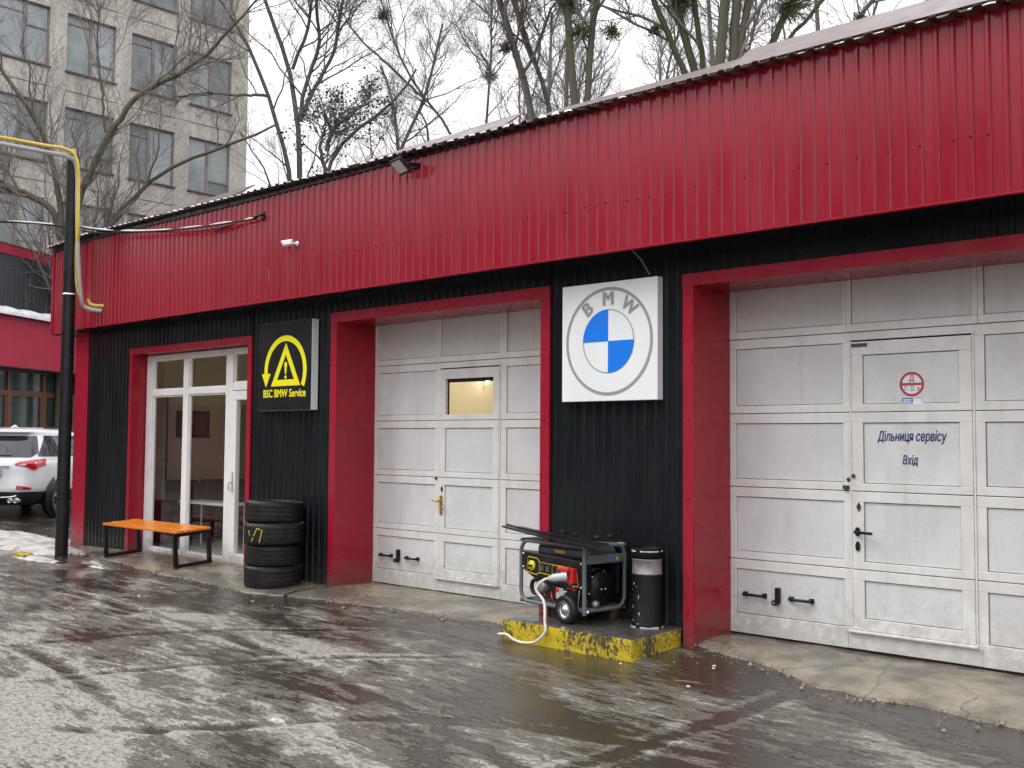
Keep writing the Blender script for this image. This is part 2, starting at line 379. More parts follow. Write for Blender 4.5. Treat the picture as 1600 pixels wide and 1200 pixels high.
# wet concrete apron
M['apron'] = pmat('wet_apron_concrete', (0.27, 0.238, 0.172), 0.28, col2=(0.13, 0.115, 0.088), var=0.9, vscale=2.2, lo=0.36, hi=0.62, rvar=0.16, fine=0.25,
                  bscale=38, bump=0.35, bdist=0.006)

# cracks and darker damp patches in the aprons
def cracked(m):
    nt = m.node_tree; b = nt.nodes['Principled BSDF']; L = nt.links.new
    src = b.inputs['Base Color'].links[0].from_socket
    g = nd(nt, 'ShaderNodeNewGeometry')
    n = nd(nt, 'ShaderNodeTexNoise'); setin(n, Scale=2.0, Detail=5.0); L(g.outputs['Position'], n.inputs['Vector'])
    ad = nd(nt, 'ShaderNodeVectorMath', operation='MULTIPLY_ADD'); ad.inputs[1].default_value = (0.5, 0.5, 0.0)
    L(n.outputs['Color'], ad.inputs[0]); L(g.outputs['Position'], ad.inputs[2])
    vo = nd(nt, 'ShaderNodeTexVoronoi', feature='DISTANCE_TO_EDGE'); vo.inputs['Scale'].default_value = 1.1; L(ad.outputs[0], vo.inputs['Vector'])
    r = nd(nt, 'ShaderNodeMapRange'); setin(r, From_Min=0.002, From_Max=0.012, To_Min=0.85, To_Max=0.0); L(vo.outputs['Distance'], r.inputs['Value'])
    n2 = nd(nt, 'ShaderNodeTexNoise'); setin(n2, Scale=1.3, Detail=6.0, Roughness=0.65); L(g.outputs['Position'], n2.inputs['Vector'])
    r2 = nd(nt, 'ShaderNodeMapRange'); r2.interpolation_type = 'SMOOTHSTEP'; setin(r2, From_Min=0.46, From_Max=0.62, To_Min=0.0, To_Max=0.72); L(n2.outputs['Fac'], r2.inputs['Value'])
    mx1 = nd(nt, 'ShaderNodeMath', operation='MAXIMUM'); L(r.outputs[0], mx1.inputs[0]); L(r2.outputs[0], mx1.inputs[1])
    mx_ = nd(nt, 'ShaderNodeMixRGB'); mx_.inputs['Color2'].default_value = (0.075, 0.068, 0.055, 1)
    L(mx1.outputs[0], mx_.inputs['Fac']); L(src, mx_.inputs['Color1']); L(mx_.outputs[0], b.inputs['Base Color'])
cracked(M['apron'])

# wet asphalt yard with slush: the amount of slush is stored on the mesh, the break-up is noise
def yard_material():
    m = bpy.data.materials.new('wet_slushy_asphalt')
    m.use_nodes = True
    nt = m.node_tree
    L = nt.links.new
    b = nt.nodes['Principled BSDF']
    g = nd(nt, 'ShaderNodeNewGeometry')
    at = nd(nt, 'ShaderNodeAttribute'); at.attribute_name = 'slush'
    def noise(scale, detail, rough=0.6, stretch=(1, 1, 1), rot=0.0):
        mp = nd(nt, 'ShaderNodeMapping'); mp.inputs['Scale'].default_value = stretch; mp.inputs['Rotation'].default_value = (0, 0, rot)
        L(g.outputs['Position'], mp.inputs['Vector'])
        n = nd(nt, 'ShaderNodeTexNoise'); setin(n, Scale=scale, Detail=detail, Roughness=rough)
        L(mp.outputs[0], n.inputs['Vector'])
        return n.outputs['Fac']
    def rng(v, a, b_, c, d, smooth=False):
        r = nd(nt, 'ShaderNodeMapRange'); setin(r, From_Min=a, From_Max=b_, To_Min=c, To_Max=d)
        if smooth: r.interpolation_type = 'SMOOTHSTEP'
        L(v, r.inputs['Value']); return r.outputs[0]
    def op(o, a, b_):
        n = nd(nt, 'ShaderNodeMath', operation=o)
        for i, v in enumerate((a, b_)):
            if isinstance(v, (int, float)): n.inputs[i].default_value = v
            else: L(v, n.inputs[i])
        return n.outputs[0]
    def mix(f, a, b_):
        n = nd(nt, 'ShaderNodeMixRGB'); L(f, n.inputs['Fac'])
        for k, v in (('Color1', a), ('Color2', b_)):
            if isinstance(v, tuple): n.inputs[k].default_value = c4(v)
            else: L(v, n.inputs[k])
        return n.outputs[0]
    n_mid = noise(9.0, 9.0, 0.70, (0.6, 1.5, 1), 0.25)
    n_fine = noise(48.0, 6.0, 0.75, (0.75, 1.2, 1), 0.2)
    n_str = noise(7.0, 8.0, 0.66, (0.38, 1.6, 1), 0.2)
    n_str2 = noise(8.0, 6.0, 0.65, (0.25, 1.6, 1), -0.42)
    n_big = noise(0.9, 3.0)
    n_grit = noise(160.0, 3.0, 0.7)
    ridge = op('POWER', op('SUBTRACT', 1.0, op('ABSOLUTE', op('MULTIPLY', op('SUBTRACT', n_str2, 0.5), 5.0), 0.0)), 3.0)
    ridge = op('MULTIPLY', op('MAXIMUM', ridge, 0.0), 0.20)
    v = op('ADD', op('ADD', at.outputs['Fac'], op('ADD', ridge, op('MULTIPLY', op('SUBTRACT', n_str, 0.5), 0.85))), op('ADD', op('MULTIPLY', op('SUBTRACT', n_mid, 0.5), 0.75), op('MULTIPLY', op('SUBTRACT', n_fine, 0.5), 0.55)))
    thin = rng(v, 0.38, 0.47, 0, 1, True)
    thick = rng(v, 0.55, 0.74, 0, 1, True)
    n_pit = noise(26.0, 5.0, 0.7, (0.8, 1.2, 1), 0.3)
    thick = op('MULTIPLY', thick, rng(n_pit, 0.36, 0.50, 0.35, 1.0, True))
    fleck = rng(n_grit, 0.66, 0.72, 0, 1, True)
    asphalt = mix(rng(n_grit, 0.35, 0.7, 0, 1), (0.020, 0.016, 0.012), (0.058, 0.049, 0.037))
    grey = mix(rng(n_fine, 0.32, 0.68, 0, 1), (0.068, 0.058, 0.045), (0.185, 0.167, 0.135))
    pale = mix(rng(n_fine, 0.32, 0.68, 0, 1), (0.195, 0.178, 0.148), (0.43, 0.41, 0.36))
    col = mix(thick, mix(thin, asphalt, grey), pale)
    col = mix(op('MULTIPLY', fleck, op('MULTIPLY', thin, 0.6)), col, (0.58, 0.57, 0.54))
    L(col, b.inputs['Base Color'])
    n_r = noise(2.2, 4.0)
    rough = op('ADD', rng(n_r, 0.35, 0.65, 0.05, 0.22), op('ADD', op('MULTIPLY', thin, 0.12), op('MULTIPLY', thick, 0.28)))
    L(rough, b.inputs['Roughness'])
    b.inputs['Specular IOR Level'].default_value = 0.5
    h = op('ADD', op('MULTIPLY', thin, 0.35), op('ADD', op('MULTIPLY', thick, 0.6), op('MULTIPLY', op('MULTIPLY', n_fine, 0.8), op('ADD', thin, 0.10))))
    h = op('ADD', h, op('MULTIPLY', n_grit, 0.10))
    bp = nd(nt, 'ShaderNodeBump'); setin(bp, Strength=0.9, Distance=0.016)
    L(h, bp.inputs['Height']); L(bp.outputs[0], b.inputs['Normal'])
    return m
M['yard'] = yard_material()

# ------------------------------------------------------------------ mesh helpers
class MB:
    """collects simple shapes and links them as ONE mesh object"""
    def __init__(self):
        self.v, self.f, self.sm, self.mi = [], [], [], []
        self.cur = 0
    def add(self, verts, faces, smooth=False):
        n = len(self.v)
        self.v += [tuple(p) for p in verts]
        self.f += [tuple(i + n for i in f) for f in faces]
        self.sm += [smooth] * len(faces)
        self.mi += [self.cur] * len(faces)
        return self
    def box(self, x0, x1, y0, y1, z0, z1):
        v = [(x, y, z) for z in (z0, z1) for y in (y0, y1) for x in (x0, x1)]
        return self.add(v, [(0, 2, 3, 1), (4, 5, 7, 6), (0, 1, 5, 4), (2, 6, 7, 3), (0, 4, 6, 2), (1, 3, 7, 5)])
    def bar(self, p, q, w, h, up=(0, 0, 1)):
        p, q = Vector(p), Vector(q)
        d = (q - p).normalized()
        u = Vector(up)
        if abs(d.dot(u)) > 0.98: u = Vector((0, 1, 0))
        s = d.cross(u).normalized(); u = s.cross(d)
        v = []
        for c in (p, q):
            for a, b in ((-1, -1), (1, -1), (1, 1), (-1, 1)):
                v.append(c + s * (a * w / 2) + u * (b * h / 2))
        return self.add(v, [(3, 2, 1, 0), (4, 5, 6, 7), (0, 1, 5, 4), (1, 2, 6, 5), (2, 3, 7, 6), (3, 0, 4, 7)])
    def tube(self, pts, r, n=8, cap=True, smooth=True):
        P = [Vector(p) for p in pts]
        rr = r if isinstance(r, (list, tuple)) else [r] * len(P)
        up = None
        rings = []
        for i, p in enumerate(P):
            t = (P[min(i + 1, len(P) - 1)] - P[max(i - 1, 0)]).normalized()
            if up is None:
                up = Vector((0, 0, 1)) if abs(t.z) < 0.9 else Vector((1, 0, 0))
            s = t.cross(up).normalized(); up = s.cross(t).normalized()
            rings.append([p + (s * math.cos(a) + up * math.sin(a)) * rr[i] for a in [2 * math.pi * k / n for k in range(n)]])
        v = [q for g in rings for q in g]
        f = [(i * n + k, i * n + (k + 1) % n, (i + 1) * n + (k + 1) % n, (i + 1) * n + k) for i in range(len(P) - 1) for k in range(n)]
        self.add(v, f, smooth)
        if cap:
            self.add(rings[0], [tuple(range(n - 1, -1, -1))]); self.add(rings[-1], [tuple(range(n))])
        return self
    def lathe(self, prof, n=32, c=(0, 0, 0), axis=(0, 0, 1), smooth=True, closed=False):
        """prof: (radius, height) pairs turned about axis through c"""
        a = Vector(axis).normalized()
        u = Vector((1, 0, 0)) if abs(a.x) < 0.9 else Vector((0, 1, 0))
        s = a.cross(u).normalized(); u = s.cross(a)
        c = Vector(c)
        v = [c + a * h + (s * math.cos(t) + u * math.sin(t)) * r for r, h in prof for t in [2 * math.pi * k / n for k in range(n)]]
        m = len(prof)
        f = [(i * n + k, i * n + (k + 1) % n, ((i + 1) % m) * n + (k + 1) % n, ((i + 1) % m) * n + k) for i in range(m if closed else m - 1) for k in range(n)]
        return self.add(v, f, smooth)
    def disc(self, c, r, axis, n=24):
        return self.lathe([(0.0001, 0), (r, 0)], n, c, axis, False)
    def prism(self, poly, y0, y1):
        """polygon in (x, z) extruded from y0 to y1"""
        n = len(poly)
        v = [(x, y0, z) for x, z in poly] + [(x, y1, z) for x, z in poly]
        f = [tuple(range(n)), tuple(range(2 * n - 1, n - 1, -1))] + [(k, k + n, (k + 1) % n + n, (k + 1) % n) for k in range(n)]
        return self.add(v, f)
    def ring(self, cx, cz, r0, r1, y0, y1, a0=0.0, a1=360.0, n=64):
        full = abs(a1 - a0) >= 359.9
        A = [math.radians(a0 + (a1 - a0) * k / n) for k in range(n + 1)]
        for k in range(n):
            a, b = A[k], A[k + 1]
            q = [(cx + r * math.cos(t), cz + r * math.sin(t)) for r, t in ((r0, a), (r1, a), (r1, b), (r0, b))]
            v = [(x, y0, z) for x, z in q] + [(x, y1, z) for x, z in q]
            f = [(0, 1, 2, 3), (1, 5, 6, 2), (0, 3, 7, 4)]
            if not full and k == 0: f.append((0, 4, 5, 1))
            if not full and k == n - 1: f.append((3, 2, 6, 7))
            self.add(v, f)
        return self
    def build(self, name, mat, parent=None, label=None, bevel=0.0, seg=2, kind=None, loc=None):
        me = bpy.data.meshes.new(name)
        me.from_pydata(self.v, [], self.f)
        mats = mat if isinstance(mat, (list, tuple)) else [mat]
        for m in mats: me.materials.append(m)
        me.polygons.foreach_set('use_smooth', self.sm)
        me.polygons.foreach_set('material_index', self.mi)
        me.update()
        bm = bmesh.new(); bm.from_mesh(me)
        bmesh.ops.recalc_face_normals(bm, faces=bm.faces)
        bm.to_mesh(me); bm.free()
        return link(name, me, parent, label, bevel, seg, kind, loc)

def link(name, me, parent=None, label=None, bevel=0.0, seg=2, kind=None, loc=None):
    o = bpy.data.objects.new(name, me)
    COL.objects.link(o)
    if loc is not None: o.location = loc
    if parent is not None: adopt(o, parent)
    if label: o['label'] = label
    if kind: o['kind'] = kind
    if bevel > 0:
        md = o.modifiers.new('bevel', 'BEVEL'); md.width = bevel; md.segments = seg; md.limit_method = 'ANGLE'; md.angle_limit = math.radians(40)
    return o

WORLD = {}
def wmat(o):
    m = Matrix.Translation(o.location) @ o.rotation_euler.to_matrix().to_4x4()
    return wmat_parent(o) @ m
def wmat_parent(o):
    return wmat(o.parent) @ o.matrix_parent_inverse if o.parent else Matrix.Identity(4)
def adopt(o, parent):
    """parent o keeping coordinates given in world space"""
    pm = wmat(parent)
    o.parent = parent
    o.matrix_parent_inverse = pm.inverted()

def thing(name, label, cat, loc=(0, 0, 0), rz=0.0, group=None):
    o = bpy.data.objects.new(name, None)
    COL.objects.link(o)
    o.empty_display_size = 0.1
    o.location = loc; o.rotation_euler = (0, 0, rz)
    o['label'] = label; o['category'] = cat
    if group: o['group'] = group
    return o
def tag(o, label, cat, group=None):
    o['label'] = label; o['category'] = cat
    if group: o['group'] = group
    return o
def local(o, parent):
    """parent o whose coordinates are local to the parent"""
    o.parent = parent
    return o
def copy_tree(o, parent=None):
    c = o.copy(); COL.objects.link(c)
    if parent is not None: c.parent = parent
    for ch in list(o.children): copy_tree(ch, c)
    return c

def np_mesh(name, V, Fq=None, Ft=None, smooth=True):
    me = bpy.data.meshes.new(name)
    V = np.asarray(V, np.float32).reshape(-1, 3)
    loops, starts, n0 = [], [], 0
    for F, k in ((Fq, 4), (Ft, 3)):
        if F is not None and len(F):
            F = np.asarray(F, np.int32).reshape(-1, k)
            loops.append(F.ravel()); starts.append(n0 + np.arange(len(F)) * k); n0 += F.size
    loops = np.concatenate(loops); starts = np.concatenate(starts)
    me.vertices.add(len(V)); me.vertices.foreach_set('co', V.ravel())
    me.loops.add(len(loops)); me.loops.foreach_set('vertex_index', loops)
    me.polygons.add(len(starts)); me.polygons.foreach_set('loop_start', starts.astype(np.int32))
    me.update(calc_edges=True)
    me.polygons.foreach_set('use_smooth', np.full(len(starts), smooth))
    return me

def text(name, body, size, loc, mat, parent=None, shear=0.0, sx=1.0, bold=0.0, align='CENTER', roll=0.0, rot=None, depth=0.0):
    cu = bpy.data.curves.new(name, 'FONT')
    cu.body = body; cu.size = 1.0; cu.fill_mode = 'NONE' if hasattr(cu, 'fill_mode') else 'BOTH'
    cu.align_x = align; cu.align_y = 'CENTER'; cu.resolution_u = 4
    t = bpy.data.objects.new('tmp_text', cu)
    COL.objects.link(t)
    me0 = bpy.data.meshes.new_from_object(t)
    bpy.data.objects.remove(t, do_unlink=True)
    # outlines -> faces, loop by loop, because some glyphs are drawn with overlapping outlines
    bm = bmesh.new(); bm.from_mesh(me0)
    seen, loops = set(), []
    for v0 in bm.verts:
        if v0 in seen: continue
        lp, v, prev = [], v0, None
        while v not in seen:
            seen.add(v); lp.append(v.co.copy())
            nx2 = [e.other_vert(v) for e in v.link_edges if e.other_vert(v) is not prev and e.other_vert(v) not in seen]
            if not nx2: break
            prev, v = v, nx2[0]
        if len(lp) > 2: loops.append(lp)
    bm.free()
    # new_from_object keeps the drawing order of each outline, so its sign tells fill from hole
    def sarea(lp): return 0.5 * sum(p.x * q.y - q.x * p.y for p, q in zip(lp, lp[1:] + lp[:1]))
    def inside(p, lp):
        c = False
        for a_, b_ in zip(lp, lp[1:] + lp[:1]):
            if (a_.y > p.y) != (b_.y > p.y) and p.x < (b_.x - a_.x) * (p.y - a_.y) / (b_.y - a_.y) + a_.x: c = not c
        return c
    def crosses(l):
        n = len(l)
        def o(a_, b_, c_): return (b_.x - a_.x) * (c_.y - a_.y) - (b_.y - a_.y) * (c_.x - a_.x)
        for i in range(n):
            for j in range(i + 2, n):
                if i == 0 and j == n - 1: continue
                a_, b_, c_, d_ = l[i], l[(i + 1) % n], l[j], l[(j + 1) % n]
                if o(a_, b_, c_) * o(a_, b_, d_) < 0 and o(c_, d_, a_) * o(c_, d_, b_) < 0: return True
        return False
    out = []
    for l in loops:
        if crosses(l):                                              # one outline crossing itself at its stem: split stem and bowl
            mnx = min(p.x for p in l)
            k = [i for i, p in enumerate(l) if p.x < mnx + 1e-4]
            if len(k) == 2 and k[1] - k[0] in (1, len(l) - 1):
                i0 = k[0] if k[1] - k[0] == 1 else k[1]
                l = l[i0:] + l[:i0]
                if l[0].y > l[1].y: l = l[::-1]; l = l[-2:] + l[:-2]
            if len(k) == 2 and abs(l[2].x - l[3].x) < 1e-4:
                c_ = Vector((l[2].x, l[0].y, 0))
                out += [[l[0], l[1], l[2], c_], [c_] + l[3:]]
            else: out.append(l)
        else: out.append(l)
    loops = [[Vector(((p.x + p.y * shear) * size, p.y * size, 0)) for p in l] for l in out]
    loops.sort(key=lambda l: -abs(sarea(l)))
    holes = {}
    for i, l in enumerate(loops):
        # a hole lies wholly inside a bigger outline
        for j in range(i):
            if j not in holes and sarea(l) * sarea(loops[j]) < 0 and sum(inside(p, loops[j]) for p in l) > 0.5 * len(l): holes[i] = j; break
    tm = MB()
    for i, l in enumerate(loops):
        if i in holes: continue
        rings = [l] + [loops[k] for k, h in holes.items() if h == i]
        pts = [p for r_ in rings for p in r_]
        tris = mathutils.geometry.tessellate_polygon(rings)
        tm.add([(p.x, p.y, 0.00004 * (i % 8)) for p in pts], [tuple(q) for q in tris])
    me = bpy.data.meshes.new(name)
    me.from_pydata(tm.v, [], tm.f)
    if bold > 0:
        bm = bmesh.new(); bm.from_mesh(me)
        src = list(bm.verts) + list(bm.edges) + list(bm.faces)
        for q, (dx, dy) in enumerate(((-1, 0), (1, 0), (-0.5, 0.5), (0.5, -0.5), (-0.5, -0.5), (0.5, 0.5))):
            dup_ = bmesh.ops.duplicate(bm, geom=src)['geom']
            bmesh.ops.translate(bm, verts=[e for e in dup_ if isinstance(e, bmesh.types.BMVert)], vec=(dx * bold, dy * bold, 0.0004 * (q + 1)))
        bm.to_mesh(me); bm.free()
    mtx = Matrix.Translation(Vector(loc)) @ (rot if rot is not None else Matrix.Rotation(math.pi / 2, 4, 'X')) @ Matrix.Rotation(roll, 4, 'Z') @ Matrix.Diagonal((sx, 1, 1, 1))
    me.transform(mtx)
    me.materials.clear(); me.materials.append(mat)
    return link(name, me, parent)

# ------------------------------------------------------------------ ground
def vnoise(x, y, seed=0):
    xi, yi = np.floor(x).astype(np.int64), np.floor(y).astype(np.int64)
    fx, fy = x - xi, y - yi
    fx, fy = fx * fx * (3 - 2 * fx), fy * fy * (3 - 2 * fy)
    def h(a, b):
        n = (a * 374761393 + b * 668265263 + seed * 1442695041) & 0x7fffffff
        n = ((n ^ (n >> 13)) * 1274126177) & 0x7fffffff
        return ((n ^ (n >> 16)) & 0xffff) / 65535.0
    return (h(xi, yi) * (1 - fx) + h(xi + 1, yi) * fx) * (1 - fy) + (h(xi, yi + 1) * (1 - fx) + h(xi + 1, yi + 1) * fx) * fy
def fbm(x, y, oct=5, seed=0, gain=0.55):
    s, a, t = 0, 1.0, 0
    for k in range(oct):
        s = s + a * vnoise(x * 2 ** k + 17.3 * k, y * 2 ** k - 9.1 * k, seed + k); t += a; a *= gain
    return s / t
def sstep(a, b, v):
    t = np.clip((v - a) / (b - a), 0, 1); return t * t * (3 - 2 * t)
WX, WZ = [-40, -20, -15, -13.4, -11, -9.2, -4, 8], [0.0, -0.02, -0.06, -0.03, -0.03, -0.07, -0.06, -0.06]
FX, FZ = [-40, -20, -15, -13, -11, -9.2, -5, 8], [0.0, -0.02, -0.05, -0.05, -0.06, -0.09, -0.10, -0.10]
def ground_z(X, Y):
    s = np.clip((Y + 0.7) / 0.7, 0, 1)
    return np.interp(X, FX, FZ) * (1 - s) + np.interp(X, WX, WZ) * s

def axis(lo, hi, step, far_lo, far_hi):
    a = list(np.arange(lo, hi + step / 2, step))
    d = step
    while a[0] > far_lo: d *= 1.35; a.insert(0, a[0] - d)
    d = step
    while a[-1] < far_hi: d *= 1.35; a.append(a[-1] + d)
    return np.array(a)
gx = axis(-17.0, 1.6, 0.034, -420, 420)
gy = axis(-6.4, 0.1, 0.030, -420, 420)
GX, GY = np.meshgrid(gx, gy)
def slush_field(X, Y):
    wx = X + 0.9 * (fbm(X * 0.35, Y * 0.35, 3, 5) - 0.5)
    wy = Y + 0.9 * (fbm(X * 0.35, Y * 0.35, 3, 9) - 0.5)
    ca, sa = math.cos(0.22), math.sin(0.22)
    u, v = wx * ca - wy * sa, wx * sa + wy * ca                       # along and across the wheel tracks
    s1 = fbm(u * 0.55, v * 2.3, 5, 21)
    s2 = fbm(u * 2.2, v * 4.2, 4, 33)
    s3 = fbm(wx * 1.0 - wy * 0.8, (wx * 0.8 + wy) * 2.8, 4, 55)         # a second, crossing set of tracks
    cover = 0.37 + 0.17 * sstep(-1.6, -3.8, Y) + 0.17 * sstep(-2.4, -4.2, Y) * sstep(-3.0, -6.0, X) + 0.08 * sstep(-10, -13, X)
    cover = cover - 0.20 * sstep(-1.5, -0.6, Y) - 0.05 * sstep(-5.0, -3.8, X)
    blot = fbm(X * 0.42 + 3.1, Y * 0.6, 3, 71)
    return cover + (s1 - 0.5) * 0.9 + (s2 - 0.5) * 0.42 + (s3 - 0.5) * 0.42 + (blot - 0.5) * 0.5
SL = slush_field(GX, GY)
# wheel tracks: slush pressed thin along the middle and squeezed up into pale ridges at both sides
def track(pts, w):
    global SL
    P = np.array(pts, float)
    for _ in range(3):
        q = np.empty((len(P) * 2 - 2, 2)); q[0::2] = 0.75 * P[:-1] + 0.25 * P[1:]; q[1::2] = 0.25 * P[:-1] + 0.75 * P[1:]
        P = np.concatenate([P[:1], q, P[-1:]])
    sel = (GX > P[:, 0].min() - 0.6) & (GX < P[:, 0].max() + 0.6) & (GY > P[:, 1].min() - 0.6) & (GY < P[:, 1].max() + 0.6)
    x, y = GX[sel], GY[sel]
    x = x + 0.10 * (fbm(x * 1.3, y * 1.3, 3, 201) - 0.5); y = y + 0.10 * (fbm(x * 1.3, y * 1.3, 3, 207) - 0.5)
    d = np.full(x.shape, 9.0)
    for a, b in zip(P[:-1], P[1:]):
        ab = b - a
        t = np.clip(((x - a[0]) * ab[0] + (y - a[1]) * ab[1]) / (ab @ ab + 1e-9), 0, 1)
        d = np.minimum(d, np.hypot(x - a[0] - t * ab[0], y - a[1] - t * ab[1]))
    n_ = fbm(x * 2.2, y * 2.2, 4, 211)
    SL[sel] += -0.17 * np.exp(-(d / (w * 0.55)) ** 4) * (0.5 + n_) + 0.26 * np.exp(-((d - w * 0.85) / (w * 0.28)) ** 2) * np.clip(n_ * 2.2 - 0.6, 0, 1.2)
for dx, dy in ((0, 0), (0.15, -1.45)):
    track([(-15.5 + dx, -2.3 + dy), (-12.3 + dx, -2.1 + dy), (-8.9 + dx, -2.05 + dy), (-6.2 + dx, -2.4 + dy), (-3.0 + dx, -3.2 + dy), (1.0, -4.8 + dy)], 0.12)
track([(-8.5, -5.8), (-8.4, -3.65), (-8.0, -2.27), (-6.9, -1.1)], 0.11)
track([(-7.2, -6.0), (-7.0, -3.8), (-6.6, -2.5), (-5.6, -1.4)], 0.11)
track([(-3.7, -6.0), (-3.32, -3.0), (-3.32, -1.0), (-3.32, 0.05)], 0.12)
track([(-2.2, -6.0), (-1.85, -3.0), (-1.83, -1.0), (-1.83, 0.05)], 0.12)
track([(-7.2, -5.6), (-5.3, -4.0), (-4.8, -2.9), (-3.5, -2.3), (-1.0, -2.0)], 0.12)
far = np.maximum(np.maximum(-17 - GX, GX - 1.6), np.maximum(-6.4 - GY, GY - 0.1))
SL = np.where(far > 0, SL * np.exp(-np.clip(far, 0, 50) * 0.05), SL)
gf = fbm(GX * 9, GY * 11, 4, 91)
GZ = ground_z(GX, GY) + 0.016 * sstep(0.32, 0.85, SL) + 0.010 * sstep(0.35, 0.7, SL) * (gf - 0.4) + 0.012 * (fbm(GX * 0.8, GY * 0.8, 2, 3) - 0.5)
ny, nx = GX.shape
idx = np.arange(nx * ny).reshape(ny, nx)
Fq = np.stack([idx[:-1, :-1], idx[:-1, 1:], idx[1:, 1:], idx[1:, :-1]], -1).reshape(-1, 4)
gm = np_mesh('ground', np.stack([GX, GY, GZ], -1), Fq)
gm.attributes.new('slush', 'FLOAT', 'POINT').data.foreach_set('value', SL.astype(np.float32).ravel())
gm.materials.append(M['yard'])
link('ground', gm, kind='structure')

# concrete aprons in front of the wall, ragged where the asphalt meets them
def apron(x0, x1, edge, yb, rise, seed, grit_label):
    xs = np.arange(x0, x1 + 0.02, 0.026)
    n = 44
    ex, ey = zip(*edge)
    ye = np.interp(xs, ex, ey) + 0.22 * (fbm(xs * 1.6, xs * 0 + 2, 5, seed) - 0.5) + 0.06 * (fbm(xs * 7, xs * 0 + 5, 4, seed + 3) - 0.5)
    T = np.linspace(0, 1, n)[:, None] ** 1.3
    X = np.repeat(xs[None], n, 0)
    Y = ye[None] + (yb - ye[None]) * T
    Z = ground_z(X, Y) + rise * sstep(-0.12, 0.22, Y - ye[None]) + 0.016 * (fbm(X * 6, Y * 6, 5, seed + 7) - 0.5) - 0.016 * (1 - sstep(0, 0.03, Y - ye[None]))
    i = np.arange(n * len(xs)).reshape(n, len(xs))
    F = np.stack([i[:-1, :-1], i[:-1, 1:], i[1:, 1:], i[1:, :-1]], -1).reshape(-1, 4)
    me = np_mesh('concrete_apron', np.stack([X, Y, Z], -1), F)
    me.materials.append(M['apron'])
    # loose grit where the edge crumbles
    rg = np.random.default_rng(seed)
    k = int((x1 - x0) * 60)
    gxx = rg.uniform(x0 + 0.1, min(x1, 1.0), k)
    gyy = np.interp(gxx, xs, ye) + rg.normal(-0.01, 0.05, k) * rg.choice((1, 1, 4), k)
    s_ = rg.uniform(0.002, 0.007, k) * rg.choice((1, 1, 1, 2.2), k)
    o8 = np.array([(-1, -.8, 0), (1, -.9, 0), (.9, 1, 0), (-.8, .9, 0), (-.5, -.5, 1), (.6, -.4, .9), (.5, .6, 1.1), (-.6, .4, .8)])
    Vg = np.stack([gxx, gyy, ground_z(gxx, gyy) + 0.008], 1)[:, None] + o8[None] * s_[:, None, None] * rg.uniform(0.7, 1.2, (k, 8, 3))
    fo = np.array([(0, 1, 5, 4), (1, 2, 6, 5), (2, 3, 7, 6), (3, 0, 4, 7), (4, 5, 6, 7)])
    gme = np_mesh('apron_grit', Vg, (np.arange(k)[:, None, None] * 8 + fo[None]).reshape(-1, 4), smooth=False)
    gme.materials.append(M['grit'])
    tag(link('apron_grit', gme, kind='stuff'), grit_label, 'grit')
    return link('concrete_apron', me, kind='structure')
apron(-14.9, -9.05, [(-14.9, -0.35), (-13.4, -0.50), (-11.5, -0.70), (-9.5, -0.80), (-9.05, -0.62)], 0.2, 0.032, 11, 'loose grit along the apron edge before the bench and tyres')
apron(-9.05, -5.9, [(-9.05, -0.60), (-8.0, -0.45), (-6.2, -0.30), (-5.9, -0.25)], 0.6, 0.028, 12, 'loose grit along the apron edge before the left grey door')
apron(-4.62, 5.0, [(-4.62, 0.0), (-3.9, -0.22), (-3.3, -0.50), (-2.0, -0.62), (5.0, -0.8)], 0.6, 0.034, 13, 'loose grit along the crumbling apron edge before the right grey door')

# ------------------------------------------------------------------ the garage
G = thing('service_garage', 'long low garage building clad in red and black ribbed metal with two big grey doors', 'garage building', (-7.0, 0.0, 0.0))

def ztop(x):
    return 4.15 + max(0.0, (-2.0 - x)) * 0.0108

def corrugated(x0, x1, zf0, zf1, y, per=0.105, hgt=0.014, base=0.042, top=0.020, jig=0.0):
    """one ribbed sheet facing -Y; zf0/zf1 give lower and upper edge at x"""
    xs = []
    k = 0
    while x0 + k * per < x1:
        c = x0 + k * per + per / 2
        for dx, dy in ((-base / 2, 0), (-top / 2, -hgt), (top / 2, -hgt), (base / 2, 0)):
            xs.append((c + dx, dy))
        k += 1
    xs = [(x0, 0)] + [p for p in xs if x0 + 0.002 < p[0] < x1 - 0.002] + [(x1, 0)]
    v, f = [], []
    for i, (x, dy) in enumerate(xs):
        yy = y + dy + jig * math.sin(x * 2.1)
        v += [(x, yy, zf0(x)), (x, yy, zf1(x))]
    for i in range(len(xs) - 1):
        f.append((2 * i, 2 * i + 2, 2 * i + 3, 2 * i + 1))
    return v, f

def cladding(name, mat, x0, x1, zf0, zf1, y, width=1.05, xform=None, **kw):
    x = x0
    k = 0
    while x < x1 - 0.01:
        xe = min(x + width, x1)
        if x1 - xe < 0.08: xe = x1
        v, f = corrugated(x, xe, zf0, zf1, y - (0.0006 if k % 2 else 0.0) + rnd.uniform(-0.0002, 0.0002), **kw)
        if xform: v = [xform(p) for p in v]
        MB().add(v, f).build(name, mat, G)
        x = xe; k += 1

FY = -0.35
cladding('fascia_sheet', M['red'], -14.0, 6.0, lambda x: 3.02, lambda x: ztop(x) + 0.02, FY, jig=0.0012)
